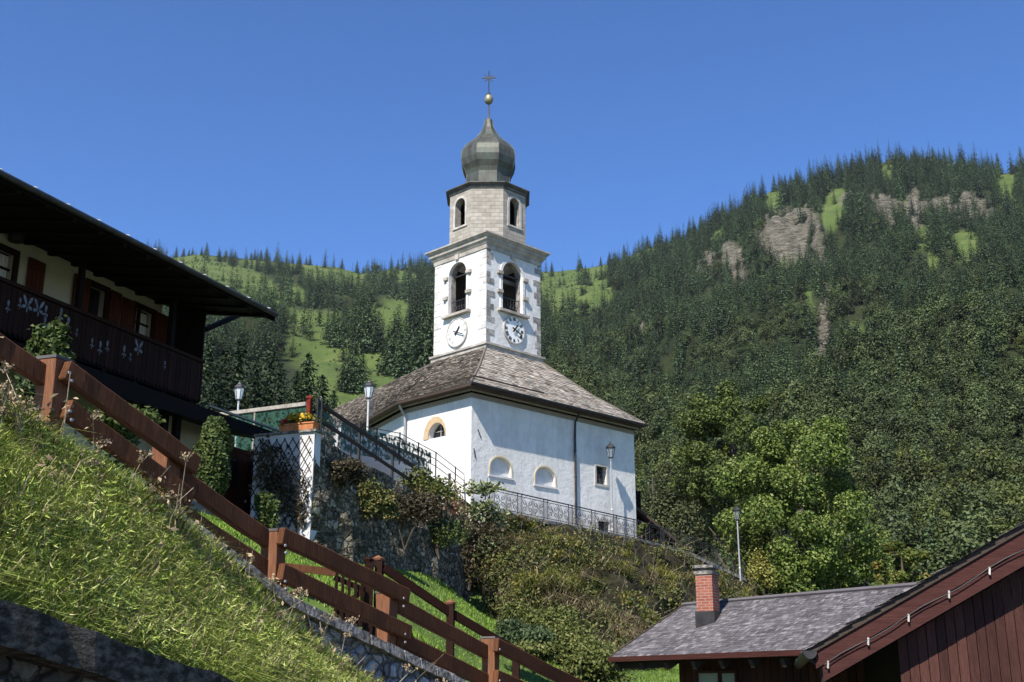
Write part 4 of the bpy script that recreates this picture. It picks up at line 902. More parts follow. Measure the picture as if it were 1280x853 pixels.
g2 = MB(); g2.hexa([fH(AR - .02, zE - .06, KE + .03), fH(AR + .06, zE - .06, KE + .03), fH(AR + .06, zR + .1, KR), fH(AR - .02, zR + .1, KR)], [fH(AR - .02, zE + .27, KE + .03), fH(AR + .06, zE + .27, KE + .03), fH(AR + .06, zR + .2, KR), fH(AR - .02, zR + .2, KR)]); g2.build('bargeboard', 'chalet_dark', chalet)
p0, p1 = uzH(257, 412, -.1), uzH(300, 397, -.1); MB().beam(fH(p0[0], p0[1], -.1), fH(p1[0], p1[1] + .1, -.1), .12, .14).build('strut', 'chalet_dark', chalet)
# balcony
zt, zb_ = 8.98, 7.96
bal = MB(); bal.hexa([fH(a, zb_ - .18, k) for a, k in ((A0, KF), (AE, KF), (AE, -.02), (A0, -.02))], [fH(a, zb_ + .02, k) for a, k in ((A0, KF), (AE, KF), (AE, -.02), (A0, -.02))])
balc = bal.build('balcony', 'chalet_dark', chalet)
m = MB(); a = A0; i = 0
while a < AE - .05:
    b = min(AE, a + .155); w_ = b - a - .014
    if w_ > .03: m.prism(fH, [(a, zb_ - .1), (a + w_ * .5, zb_ - .16 - .0), (a + w_, zb_ - .1), (a + w_, zt - .06), (a, zt - .06)], -.016, .016 + .004 * (i % 3))
    a = b; i += 1
m.build('balustrade', 'chalet_wood', balc)
MB().beam(fH(A0, zt, 0), fH(AE, zt, 0), .15, .09).beam(fH(A0, zb_ + .12, -.04), fH(AE, zb_ + .12, -.04), .06, .1).build('handrail', 'chalet_wood', balc)
dec = MB(); g = random.Random(5)
def petals(px, py, s_, n_, full=True):
    u_, z_1 = uzH(px, py); 
    for k in range(n_):
        an = math.pi * (k + .5) / n_ if not full else 2 * math.pi * k / n_; cx, cz = u_ + math.cos(an) * s_ * .9, z_1 + math.sin(an) * s_ * .9
        dec.prism(fH, [(cx + s_ * .5 * math.cos(q) * (1.2 if k % 2 else .8), cz + s_ * .62 * math.sin(q)) for q in [6.2832 * j / 10 for j in range(10)]], .022, .03)
def wing(u_, z_1, deg, L, w_):
    a = R(deg); e = (math.cos(a), math.sin(a)); pts = []
    for j in range(12): q = 6.2832 * j / 12; x = L * .5 * (1 + math.cos(q)); y = w_ * math.sin(q) * (.55 + .45 * (x / L)); pts.append((u_ + e[0] * x - e[1] * y, z_1 + e[1] * x + e[0] * y))
    dec.prism(fH, pts, .022, .03)
for px, py in ((33, 383), (47, 388), (172, 437)):
    u_, z_1 = uzH(px, py)
    wing(u_ + .02, z_1 + .02, 62, .26, .05); wing(u_ - .02, z_1 + .02, 118, .26, .05); wing(u_ + .02, z_1, -20, .15, .055); wing(u_ - .02, z_1, 200, .15, .055); wing(u_, z_1 - .03, -90, .13, .022)
for px, py in ((9, 384), (56, 391), (55, 404), (75, 395), (74, 411), (84, 406), (95, 416), (114, 430), (124, 436), (133, 434), (154, 441), (162, 447), (24, 380), (205, 457)):
    u_, z_1 = uzH(px, py); k = .6 + .6 * g.random(); wing(u_, z_1, 90, .17 * k, .045 * k); wing(u_, z_1 - .02, 215, .09 * k, .025 * k); wing(u_, z_1 - .02, -35, .09 * k, .025 * k); wing(u_, z_1 - .05, -90, .10 * k, .014)
dec.build('flower_ornament', 'flower_paint', balc)
es = MB(); 
for k in range(8): es.hexa([fH(AE - .06 - .012 * (k % 2), zb_, KF + (0 - KF) * k / 8), fH(AE, zb_, KF + (0 - KF) * k / 8), fH(AE, zb_, KF + (0 - KF) * (k + 1) / 8 - .01), fH(AE - .06, zb_, KF + (0 - KF) * (k + 1) / 8 - .01)], [fH(AE - .06 - .012 * (k % 2), zS, KF + (0 - KF) * k / 8), fH(AE, zS, KF + (0 - KF) * k / 8), fH(AE, zS, KF + (0 - KF) * (k + 1) / 8 - .01), fH(AE - .06, zS, KF + (0 - KF) * (k + 1) / 8 - .01)])
es.build('end_screen', 'chalet_dark', balc)
for x in (99, 219): m = MB(); a = uzH(x, 400)[0]; m.prism(fH, [(a - .07, zb_), (a + .07, zb_), (a + .07, zS), (a - .07, zS)], -.14, -.02); m.build('balcony_post', 'chalet_dark', balc)
m = MB()
for i in range(14): a = AE - .3 - i * 1.2; m.beam(fH(a, zb_ - .28, KF), fH(a, zb_ - .28, -.05), .14, .2)
m.build('joist', 'chalet_dark', balc)
lp = uzH(13, 296, KF); m = MB(); m.tube([fH(lp[0], lp[1], KF), fH(lp[0], lp[1], KF + .16)], .05, 8).lathe([(.05, -.18), (.17, -.16), (.19, 0), (.15, .12), (.05, .16)], fH(lp[0], lp[1], KF + .2), 14); m.build('floodlight', 'dark_iron', chalet)
# ground floor: porch roof, posts and door
PZ0, PZ1 = uzH(235, 497, .5), uzH(350, 546, .5)
pa0, pa1 = -7.0, PZ1[0]; pz = (PZ0[1] + PZ1[1]) / 2
pr_ = MB().hexa([fH(pa0, pz - .62, .5), fH(pa1, pz - .30, .5), fH(pa1, pz + .1, KF), fH(pa0, pz - .1, KF)], [fH(pa0, pz - .02, .5), fH(pa1, pz - .02, .5), fH(pa1, pz + .6, KF), fH(pa0, pz + .6, KF)]).build('porch_roof', 'chalet_dark', chalet)
MB().beam(fH(AE - .3, pz + .06, .52), fH(pa1 + .02, pz + .06, .52), .10, .05).build('porch_edge', 'old_plank', pr_)
ew = MB().hexa([fH(a, GZ, k) for a, k in ((AE - .4, -5), (pa1 - .3, -5), (pa1 - .3, KF + .35), (AE - .4, KF + .35))], [fH(a, pz - .05, k) for a, k in ((AE - .4, -5), (pa1 - .3, -5), (pa1 - .3, KF + .35), (AE - .4, KF + .35))]).build('annex_wall', 'cream_plaster', chalet)
KD = KF + .35
d0, d1 = uzH(284, 600, KD)[0], uzH(316, 600, KD)[0]; zdt_ = uzH(300, 567, KD)[1]
dm = MB(); 
for k in range(6): a, b = d0 + (d1 - d0) * k / 6, d0 + (d1 - d0) * (k + 1) / 6 - .012; dm.prism(fH, [(a, GZ), (b, GZ), (b, zdt_), (a, zdt_)], KD - .02, KD + .05)
dr_ = dm.build('door', 'shutter_wood', chalet); MB().band(fH, [(d0 - .12, GZ), (d0 - .12, zdt_ + .12), (d1 + .12, zdt_ + .12), (d1 + .12, GZ)], [(d0, GZ), (d0, zdt_), (d1, zdt_), (d1, GZ)], KD - .02, KD + .09).build('door_frame', 'shutter_wood', dr_)
dd_ = MB(); dd_.prism(fH, [(d0 + .15, zdt_ - 1.1), (d0 + .45, zdt_ - 1.1), (d0 + .45, zdt_ - .25), (d0 + .15, zdt_ - .25)], KD + .045, KD + .056); dd_.build('pane', 'window_dark', dr_)
for x in (206, 222): m = MB(); a = uzH(x, 520, -.2)[0]; m.prism(fH, [(a - .09, GZ), (a + .09, GZ), (a + .09, zb_ - .2), (a - .09, zb_ - .2)], -.3, -.12); m.build('porch_post', 'chalet_dark', chalet)

# ------------------------------------------------------------------ garden wall end with trellis, planter and rails
ST0 = at(394, 545, 33.0)
TWh = HH + 90; TX = hd(TWh); TN = -hd(HH)
TP = Vector((ST0.x, ST0.y, 0)); fT = lambda a, z, k=0: TP + TX * a + TN * k + ZZ * z
def uzT(px, py, k=0): p = onpl(px, py, TP + TN * k, TWh); return (p - TP).dot(TX), p.z
tz = uzT(380, 541)[1]; ta0 = uzT(318, 560)[0]
gw = thing('garden_wall', 'narrow white wall with a dark diamond trellis beside the stone retaining wall', 'wall', fT(-.8, GZ, 0))
MB().hexa([fT(a, GZ - .4, k) for a, k in ((ta0, -.35), (-.02, -.35), (-.02, 0), (ta0, 0))], [fT(a, tz, k) for a, k in ((ta0, -.35), (-.02, -.35), (-.02, 0), (ta0, 0))]).build('wall_body', 'niche_white', gw)
m = MB(); wT = -.08 - ta0; hT = 2.6; zT0 = tz - .12 - hT; sp = .27; sl = 1.55
for s_ in (1, -1):
    c = -hT / sl
    while c < wT + hT / sl:
        x0, x1 = (c, c + hT / sl) if s_ > 0 else (c + hT / sl, c)
        pts = [(x0, 0.0), (x1, hT)]; a, b = pts
        def clip(v0, v1, lo, hi):
            t0, t1 = 0.0, 1.0; d_ = v1 - v0
            for bound, sgn in ((lo, 1), (hi, -1)):
                q = (bound - v0) / d_
                if d_ * sgn > 0: t0 = max(t0, q)
                else: t1 = min(t1, q)
            return t0, t1
        t0, t1 = clip(x0, x1, 0, wT)
        if t1 - t0 > .03: m.beam(fT(ta0 + x0 + (x1 - x0) * t0, zT0 + hT * t0, .05 + .014 * (s_ > 0)), fT(ta0 + x0 + (x1 - x0) * t1, zT0 + hT * t1, .05 + .014 * (s_ > 0)), .012, .022, TN.cross((TX * (x1 - x0) + ZZ * hT).normalized()))
        c += sp
m.build('trellis', 'chalet_wood', gw)
MB().hexa([fT(a, tz + .003, k) for a, k in ((ta0 + .0, -.42), (.06, -.42), (.06, .07), (ta0 + .0, .07))], [fT(a, tz + .07, k) for a, k in ((ta0, -.42), (.06, -.42), (.06, .07), (ta0, .07))]).build('coping', 'cap_stone', gw)
pb = thing('flower_box', 'long terracotta flower box on top of the white trellis wall', 'planter', fT(-.45, tz + .07, -.15))
a0 = uzT(350, 540)[0]; zz = tz + .073
MB().hexa([fT(a, zz, k) for a, k in ((a0 + .04, -.26), (-.06, -.26), (-.06, .06), (a0 + .04, .06))], [fT(a, zz + .17, k) for a, k in ((a0, -.29), (-.02, -.29), (-.02, .09), (a0, .09))]).build('trough', 'terracotta', pb)
MB().band(lambda u, z, k: fT(u, zz + .173 + k, z), [(a0 - .02, -.31), (0, -.31), (0, .11), (a0 - .02, .11)], [(a0 + .04, -.25), (-.06, -.25), (-.06, .05), (a0 + .04, .05)], 0, .035, True).build('rim', 'terracotta', pb)
MB().hexa([fT(a, zz + .13, k) for a, k in ((a0 + .05, -.24), (-.07, -.24), (-.07, .04), (a0 + .05, .04))], [fT(a, zz + .19, k) for a, k in ((a0 + .05, -.24), (-.07, -.24), (-.07, .04), (a0 + .05, .04))]).build('soil', 'earth', pb)
def flowers(name, label, a_c, span, hgt, mat, n_fl, seed):
    t_ = thing(name, label, 'flowers', fT(a_c, zz + .18, -.1)); g = np.random.default_rng(seed)
    C = g.normal(size=(260, 3)) * [span * .4, .09, hgt * .26]; base = np.array(fT(a_c, zz + .18 + hgt * .42, -.1)) - np.array(worldloc(t_))
    wd = lambda C: C[:, :1] * np.array(TX) + C[:, 1:2] * np.array(TN) + C[:, 2:] * np.array(ZZ) + base
    V, F = leaves(wd(C), np.full(len(C), .055), None, .6, .5); np_obj('foliage', V, [F], 'shrub_leaf', t_)
    C = g.normal(size=(n_fl, 3)) * [span * .27, .08, hgt * .16] + [0, .05, hgt * .22]; V, F = leaves(wd(C), np.full(len(C), .06), None, .3, .5, .8); np_obj('petals', V, [F], mat, t_)
flowers('yellow_flowers', 'yellow flowering plants filling the terracotta box beside the red post', -.62, .72, .36, 'flower_yellow', 120, 1)
flowers('red_flowers', 'small red and orange flowers at the left end of the terracotta box', a0 + .12, .2, .18, 'flower_red', 60, 2)
# red post, hooked pole, white top rail, net behind
def post_on(px, y0, y1, k, r, mat, name, label, cat='post'):
    b = uzT(px, y1, k); tp = uzT(px, y0, k); t_ = thing(name, label, cat, fT(b[0], tz + .07, k)); return t_, b[0], tp[1]
t_, a, z_1 = post_on(385, 499, 541, -.2, .06, 'red_paint', 'red_post', 'dark red square post at the end of the pale rail above the flower box')
MB().box(fT(a, (tz + .07 + z_1) / 2, -.2), .13, .13, z_1 - tz - .07, TX, TN).build('shaft', 'red_paint', t_); MB().lathe([(.12, 0), (.12, .04), (.0, .12)], fT(a, z_1, -.2), 4, R(45)).build('cap', 'red_paint', t_)
hz = uzT(400, 500, -.25); zt_ = hz[1]; hk = thing('hooked_pole', 'dark metal pole bent into a hook at its top beside the red post', 'pole', fT(hz[0], tz, -.25))
MB().tube([fT(hz[0] - .07, tz + .05, -.25), fT(hz[0] - .07, zt_, -.25)] + [fT(hz[0] + .07 * -math.cos(q), zt_ + .09 * math.sin(q), -.25) for q in [math.pi * i / 8 for i in range(1, 9)]] + [fT(hz[0] + .07, tz + .05, -.25)], .024, 8).build('tube', 'dark_iron', hk)
rl = thing('net_fence', 'green netting fence with a pale top rail behind the flower box', 'fence', fT(-1.5, tz, -1.2))
q0, q1 = uzT(279, 517, -4.2), uzT(383, 505, -2.6); P0, P1 = fT(q0[0] - .6, q0[1] - .04, -4.2), fT(q1[0], q1[1], -2.6)
MB().beam(P0, P1, .1, .12).build('top_rail', 'pale_rail', rl)
for f in (.05, .5): b = P0.lerp(P1, f); MB().beam(b - ZZ * 1.3, b + ZZ * .02, .06, .06, Hu).build('post', 'old_plank', rl)
n0 = P0.lerp(P1, .02); MB().add([n0 - ZZ * 1.3, P1 - ZZ * 1.3, P1 - ZZ * .08, n0 - ZZ * .08], [(0, 1, 2, 3)]).build('net', 'green_net', rl)
# ------------------------------------------------------------------ stone retaining wall with wooden handrail, upper terrace
SH = 20.0; SU, SN = hd(SH), Vector((math.cos(R(SH)), -math.sin(R(SH)), 0)); SP0 = TP.copy(); fS = frame(TP, SU, SN)
def uzS(px, py, k=0): p = onpl(px, py, SP0 + SN * k, SH); return (p - SP0).dot(SU), p.z
tops = [uzS(x, y) for x, y in ((394, 543), (440, 572), (480, 592), (520, 614), (560, 640), (590, 652), (611, 660))]
aS = [0.0] + [q[0] for q in tops[1:]]; zSt = [q[1] for q in tops]; LS = aS[-1]
stone = MB(); n_ = 44
prev = None
for i in range(n_ + 1):
    a = LS * i / n_; zt_ = float(np.interp(a, aS, zSt)) + .10 * noise.noise((a * 1.7, 3.0, 0)); rows = []
    for j in range(13): f = j / 12; z_1 = 1.6 + (zt_ - 1.6) * f; rows.append(fS(a + .03, z_1, .55 * (1 - f) * min(1, a / 2) + .12 * noise.noise((a * 1.3, z_1 * 1.6, 5.0))))
    rows.append(fS(a + .03, zt_ + .02, -.5)); stone.v += [tuple(p) for p in rows]
for i in range(n_):
    for j in range(13): k = i * 14 + j; stone.f.append((k, k + 14, k + 15, k + 1))
e0 = len(stone.v); 
for (i, sgn) in ((0, 1), (n_, 1)):
    loop = [stone.v[i * 14 + j] for j in range(14)]; b = fS(LS * i / n_, 1.6, -.5); stone.add(loop + [b], [tuple(range(15))])
rw = stone.build('retaining_wall', 'rubble_wall', smooth=False); tag(rw, 'tall rough stone retaining wall in deep shade below the chapel path', 'wall')
# corner return of the wall below the planter (towards the house)
hr = thing('handrail_fence', 'sloping wooden handrail with two rails on dark posts along the top of the stone wall', 'fence', fS(0, zSt[0], -.25))
def railS(y_list, w_, h_, mat, k=-.22):
    m = MB(); pts = [uzS(x, y, k) for x, y in y_list]
    for p, q in zip(pts[:-1], pts[1:]): m.beam(fS(p[0], p[1], k), fS(q[0] + .01, q[1], k), w_, h_)
    return m
m = railS([(397, 503), (440, 532), (500, 572), (560, 613), (597, 640)], .07, .11, 'fence_wood'); m.build('upper_rail', 'eave_wood', hr)
m = railS([(397, 524), (440, 552), (500, 592), (560, 631), (597, 657)], .06, .10, 'fence_wood'); m.build('lower_rail', 'eave_wood', hr)
for x, yt, yb_ in ((398, 499, 545), (450, 528, 573), (491, 560, 598), (527, 584, 622), (562, 592, 640), (596, 635, 668)):
    u_, z_1 = uzS(x, yt, -.3); _, z0 = uzS(x, yb_, -.3); m = MB().box(fS(u_, (z0 + z_1) / 2 - .2, -.3), .09, .07, z_1 - z0 + .4, SU, SN); m.build('post', 'dark_iron', hr)
# orange plank boards behind the foot of the handrail
k_ = -.9; b0 = uzS(556, 650, k_); b1 = uzS(586, 658, k_); pbx = thing('plank_screen', 'bright orange wooden boards behind the foot of the handrail', 'boards', fS(b0[0], b0[1], k_)); m = MB(); zt0, zt1 = uzS(560, 614, k_)[1], uzS(586, 630, k_)[1]
for i in range(7):
    a = b0[0] + (b1[0] - b0[0]) * i / 7; b = b0[0] + (b1[0] - b0[0]) * (i + 1) / 7 - .02; f = i / 7; zt_ = zt0 + (zt1 - zt0) * f; m.prism(lambda u, z, k=0: fS(u, z, k), [(a, b0[1] - .7), (b, b0[1] - .7), (b, zt_), (a, zt_)], k_ - .03, k_)
m.build('boards', 'orange_plank', pbx)
# second fence with green netting further back, and the low white parapet by the chapel
KN = -2.6
nf = thing('wire_fence', 'wire fence with green netting sloping down to the chapel corner', 'fence', fS(1, zSt[0], KN))
pts = [uzS(x, y, KN) for x, y in ((440, 530), (500, 542), (545, 566), (592, 602))]
m = MB()
for dz in (0, -.28, -.56):
    m.tube([fS(a, z + dz, KN) for a, z in pts], .016, 6)
m.build('wire', 'dark_iron', nf)
for a, z in (pts[0], ((pts[0][0] + pts[1][0]) / 2, (pts[0][1] + pts[1][1]) / 2), pts[1], ((pts[1][0] + pts[2][0]) / 2, (pts[1][1] + pts[2][1]) / 2), pts[2], ((pts[2][0] + pts[3][0]) / 2, (pts[2][1] + pts[3][1]) / 2), pts[3]): MB().tube([fS(a, z - 1.2, KN), fS(a, z + .04, KN)], .026, 8).build('post', 'soot_metal', nf)
n2 = [uzS(x, y, KN) for x, y in ((402, 512), (440, 532), (500, 545), (540, 565))]; m = MB()
for (a, z), (b, y) in zip(n2[:-1], n2[1:]): m.add([fS(a, z - 1.0, KN - .02), fS(b, y - 1.0, KN - .02), fS(b, y - .04, KN - .02), fS(a, z - .04, KN - .02)], [(0, 1, 2, 3)])
m.build('net', 'green_net', nf)
KP = -4.2; q0, q1 = uzS(425, 562, KP), uzS(506, 560, KP)
pp = thing('parapet_wall', 'low white wall with grey coping between the handrail and the chapel', 'wall', fS(q0[0], q0[1] - 1, KP)); zc0 = uzS(470, 551, KP)[1]
MB().hexa([fS(a, zc0 - 2.2, k) for a, k in ((q0[0], KP - .3), (q1[0] + 2, KP - .3), (q1[0] + 2, KP), (q0[0], KP))], [fS(a, zc0, k) for a, k in ((q0[0], KP - .3), (q1[0] + 2, KP - .3), (q1[0] + 2, KP), (q0[0], KP))]).build('wall_body', 'white_plaster', pp)
MB().hexa([fS(a, zc0 + .003, k) for a, k in ((q0[0] - .08, KP - .38), (q1[0] + 2.05, KP - .38), (q1[0] + 2.05, KP + .08), (q0[0] - .08, KP + .08))], [fS(a, zc0 + .11, k) for a, k in ((q0[0] - .08, KP - .38), (q1[0] + 2.05, KP - .38), (q1[0] + 2.05, KP + .08), (q0[0] - .08, KP + .08))]).build('coping', 'cap_stone', pp)
# terrace the chapel stands on
RAIL = [(at(612, 637, 45.3)), at(793, 673, 54.8), at(858, 690, 58.8), at(930, 724, 62)]
TZ = [p.z for p in RAIL]
wt = [fS(a, z - .02, -.5) for a, z in zip(aS, zSt)]
edge = wt + [p - ZZ * .02 for p in RAIL]
back = [Vector((p.x - 26 + 14 * i / len(edge), p.y + 42, max(6.4, p.z - .2) if i < len(edge) - 2 else 4.5)) for i, p in enumerate(edge)]
m = MB()
mid_ = [e.lerp(b, .1) + ZZ * (0 if i >= len(wt) else -.1) for i, (e, b) in enumerate(zip(edge, back))]
for i in range(len(edge) - 1): m.add([edge[i], edge[i + 1], mid_[i + 1], mid_[i]], [(0, 1, 2, 3)]); m.add([mid_[i], mid_[i + 1], back[i + 1], back[i]], [(0, 1, 2, 3)])
rb = [Vector((22, 80, 1.0)), Vector((30, 120, -1))]; m.add([edge[-1], rb[0], rb[1], back[-1]], [(0, 1, 2, 3)])
tag(m.build('terrace', 'path_gravel'), 'gravel terrace around the chapel', kind='structure')
# ------------------------------------------------------------------ overgrown bank below the terrace
topB = [at(x, y, Y) for x, y, Y in ((606, 642, 45), (640, 645, 46.6), (700, 655, 49.6), (793, 674, 54.7), (860, 693, 58.7), (932, 728, 62), (960, 760, 64))]
botB = [at(x, y, Y) for x, y, Y in ((600, 770, 43.2), (655, 800, 40.5), (715, 835, 38.0), (790, 850, 38.5), (870, 850, 43), (960, 840, 50), (1010, 835, 54))]
def bank_pt(s_, t_):                        # s along 0..1, t from bottom 0 to top 1
    k = s_ * (len(topB) - 1); i = min(int(k), len(topB) - 2); f = k - i
    a = botB[i].lerp(botB[i + 1], f); b = topB[i].lerp(topB[i + 1], f); p = a.lerp(b, t_)
    nn = noise.noise(p * .45) * .95 + noise.noise(p * 1.1) * .6 + noise.noise(p * 2.3) * .25; env_ = math.sin(math.pi * min(1, max(0, t_))) ** .5
    return p + Vector((.15, -.75, .5)) * (nn + .25) * env_
m = MB(); na, nb = 130, 46
for i in range(na + 1):
    for j in range(nb + 1): m.v.append(tuple(bank_pt(i / na, j / nb)))
for i in range(na):
    for j in range(nb): k = i * (nb + 1) + j; m.f.append((k, k + nb + 1, k + nb + 2, k + 1))
tag(m.build('embankment', 'earth', smooth=True), 'steep earth bank below the chapel terrace', kind='structure')
# kerb of the terrace edge
m = MB()
for p, q in zip(RAIL[:-1], RAIL[1:]): m.beam(p - ZZ * .08, q - ZZ * .08, .35, .16)
k_ = m.build('terrace_kerb', 'cap_stone'); tag(k_, 'pale stone edge along the terrace under the iron railing', kind='structure')
# iron railing: posts, rails, scrolls
ir = thing('iron_railing', 'black wrought iron railing with scroll panels along the chapel terrace', 'railing', RAIL[0])
segs = list(zip(RAIL[:-1], RAIL[1:])); HR = .86
rails_ = MB(); posts = []; scr = MB(); bars = MB()
for p, q in segs:
    L = (q - p).length; e = (q - p) / L; rails_.tube([p + ZZ * HR, q + ZZ * HR], .026, 6); rails_.tube([p + ZZ * .10, q + ZZ * .10], .016, 6); rails_.tube([p + ZZ * (HR - .10), q + ZZ * (HR - .10)], .014, 6)
    nP = max(1, round(L / 2.05)); w_ = L / nP
    for i in range(nP):
        b = p + e * (w_ * i)
        for dx in (0, .30): posts.append(b + e * dx)
        for dx in (.10, .20): bars.tube([b + e * dx + ZZ * .1, b + e * dx + ZZ * (HR - .1)], .010, 5)
        x0 = .30; pw = (w_ - .30) / 2
        for j in range(2):
            c = x0 + pw * (j + .5)
            if j: bars.tube([b + e * (x0 + pw) + ZZ * .1, b + e * (x0 + pw) + ZZ * (HR - .1)], .014, 5)
            for sx in (-1, 1):
                for zc_, sg in ((.10 + .18, 1), (HR - .10 - .18, -1)):
                    cc_ = c + sx * pw * .25; pts = []
                    for k in range(15):
                        an = -math.pi / 2 + k * .55; r_ = .155 * (1 - k / 18); pts.append(b + e * (cc_ + sx * r_ * math.cos(an) * .95) + ZZ * (zc_ + sg * r_ * math.sin(an)))
                    scr.tube(pts, .011, 4)
                    scr.tube([b + e * (cc_ + sx * .12) + ZZ * zc_, b + e * (c + sx * .03) + ZZ * (HR / 2), b + e * (cc_ - sx * .1) + ZZ * (HR - zc_)], .010, 4)
rails_.build('rails', 'dark_iron', ir, uv=False); bars.build('bars', 'dark_iron', ir, uv=False); scr.build('scrollwork', 'dark_iron', ir, uv=False)
posts.append(RAIL[-1])
for b in posts: MB().tube([b - ZZ * .1, b + ZZ * (HR + .03)], .022, 6).build('post', 'dark_iron', ir, uv=False)
# small dark shed at the chapel's far end
s0, s1 = at(797, 640, 59.5), at(858, 690, 60.5)
shed = thing('shed', 'low dark shed with a sloping roof against the far end of the chapel', 'shed', Vector((s0.x, s0.y, 6.3)))
dY = Vector((-1.2, 4.0, 0)); zlo = s1.z - .2
MB().hexa([Vector((s0.x, s0.y, zlo - 2)), Vector((s1.x - .4, s1.y, zlo - 2)), Vector((s1.x - .4, s1.y, zlo - 2)) + dY, Vector((s0.x, s0.y, zlo - 2)) + dY], [Vector((s0.x, s0.y, s0.z - .25)), Vector((s1.x - .4, s1.y, s1.z)), Vector((s1.x - .4, s1.y, s1.z)) + dY, Vector((s0.x, s0.y, s0.z - .25)) + dY]).build('wall', 'chalet_dark', shed)
e_ = (s1 - s0).normalized(); rmb = MB(); rmb.hexa([s0 - e_ * .1 - Vector((0, .4, 0)), s1 + e_ * .3 - Vector((0, .4, 0)), s1 + e_ * .3 + dY, s0 - e_ * .1 + dY], [s0 - e_ * .1 - Vector((0, .4, 0)) + ZZ * .16, s1 + e_ * .3 - Vector((0, .4, 0)) + ZZ * .16, s1 + e_ * .3 + dY + ZZ * .16, s0 - e_ * .1 + dY + ZZ * .16]); rmb.build('roof', 'eave_wood', shed)
MB().box(at(797, 628, 59.6), .3, .3, 1.1).build('chimney', 'chalet_dark', shed)
# ------------------------------------------------------------------ street lamps
def make_lamp(name, label, glass, pole_mat, H_=4.3, lw=.21):
    t_ = thing(name, label, 'street lamp'); z0 = H_ - .78
    MB().lathe([(.10, 0), (.10, .12), (.065, .2), (.055, 1.0), (.07, 1.04), (.045, 1.1), (.036, z0 - .12), (.06, z0 - .1), (.03, z0)], n=12).build('pole', pole_mat, t_, uv=False)
    MB().lathe([(lw * .52, z0 + .02), (lw * .95, z0 + .46)], n=6, cap=False).build('glass', glass, t_, uv=False)
    f = MB()
    for i in range(6):
        a = i * math.pi / 3; f.tube([(math.cos(a) * lw * .55, math.sin(a) * lw * .55, z0 + .01), (math.cos(a) * lw, math.sin(a) * lw, z0 + .47)], .013, 5)
    f.lathe([(lw * .62, 0), (lw * .62, .025)], (0, 0, z0), 6).lathe([(lw * 1.12, 0), (lw * 1.12, .03)], (0, 0, z0 + .462), 6); f.build('frame', 'dark_iron', t_, uv=False)
    MB().lathe([(lw * 1.18, z0 + .495), (lw * .8, z0 + .60), (lw * .42, z0 + .66), (lw * .36, z0 + .70), (.03, z0 + .73), (.02, z0 + .80)], n=6).build('hood', 'dark_iron', t_, uv=False)
    return t_
def put_lamp(proto, x, ytop, Y, label, fresh=True):
    o = proto if fresh else dup(proto, (0, 0, 0)); p = at(x, ytop, Y); o.location = (p.x, p.y, p.z - 4.32); o['label'] = label; o['group'] = 'street lamps on the terrace'; return o
lpA = make_lamp('street_lamp', '', 'lamp_glass', 'pole_grey')
put_lamp(lpA, 300, 476, 46, 'white glass lantern lamp on a pale pole in front of the spruces by the chalet')
l2 = put_lamp(lpA, 461.5, 474, 46, 'white glass lantern lamp on a pale pole in front of the chapel roof', False)
bp = at(464.6, 513, 45.95); m = MB()
for dz in (.24, -.12): m.box(bp + ZZ * dz, .14, .12, .26)
m.tube([bp - Vector((.1, 0, 0)) + ZZ * .24, bp + ZZ * .24], .02, 5); m.build('loudspeaker', 'dark_iron', l2)
lpB = make_lamp('street_lamp', '', 'clear_glass', 'zinc')
put_lamp(lpB, 763, 552, 55.6, 'clear glass lantern lamp standing in front of the white chapel wall')
o = put_lamp(lpB, 920.5, 631, 61.5, 'dark lantern lamp on a grey pole in front of the bright leafy tree', False)
# ------------------------------------------------------------------ near ground: lawn, path, bank, road
FH = 28.0; FU, FN = hd(FH), Vector((math.cos(R(FH)), -math.sin(R(FH)), 0)); FP = at(68, 560, 10); FP0 = Vector((FP.x, FP.y, 0)); fF = frame(FP, FU, FN)
def uzF(px, py, k=0): p = onpl(px, py, FP0 + FN * k, FH); return (p - FP0).dot(FU), p.z
fb = [uzF(x, y) for x, y in ((-80, 470), (70, 556), (208, 656), (342, 744), (483, 812), (612, 872), (740, 930))]      # fence foot line
fa, fz = [q[0] for q in fb], [q[1] for q in fb]
def footz(a): return float(np.interp(a, fa, fz)) if a <= fa[-1] else fz[-1] - (a - fa[-1]) * .42
def zline(pts, k):
    q_ = [uzF(x, y, k) for x, y in pts]; A_, Z_ = [p[0] for p in q_], [p[1] for p in q_]
    return lambda a: float(np.interp(a, A_, Z_)) if a <= A_[-1] else Z_[-1] - (a - A_[-1]) * .42
capz = zline([(-80, 472), (0, 522), (70, 562), (140, 602), (194, 634), (270, 690), (350, 752), (460, 804), (570, 856), (700, 918)], .45)
bankz = zline([(-80, 470), (0, 516), (70, 566), (150, 612), (200, 646), (260, 694), (330, 764), (400, 826), (450, 862), (560, 930)], .6)
GP = [at(x, y, Y) for x, y, Y in ((415, 770, 18.2), (473, 800, 18.6), (563, 817, 19.4), (645, 850, 20.2), (740, 885, 21.0))]
CTRL = [tuple(p) for p in GP] + [tuple(at(x, y, Y)) for x, y, Y in ((400, 692, 33.5), (480, 706, 37), (545, 722, 40.5), (610, 747, 43.5), (600, 770, 42.5), (655, 800, 39.8), (715, 835, 37.5), (790, 846, 37.5), (820, 838, 40), (345, 690, 24), (300, 655, 30))]
CTRL += [tuple(fF(a, footz(a) - .02, kk)) for a in (-4, 0, 2, 4, 7, 10, 14) for kk in (0., -1.5)] + [(-14, 22, 4.4), (-10, 26, 4.3), (-9, 31, 4.4), (-20, 30, 5.5), (6, 24, -1.2), (9, 30, -.6), (14, 20, -2.0), (16, 40, -.4), (22, 55, -.5), (30, 30, -2.5), (14, 58, .8), (12, 48, .2), (10, 12, -2.2), (24, 80, .0), (40, 60, -2)]
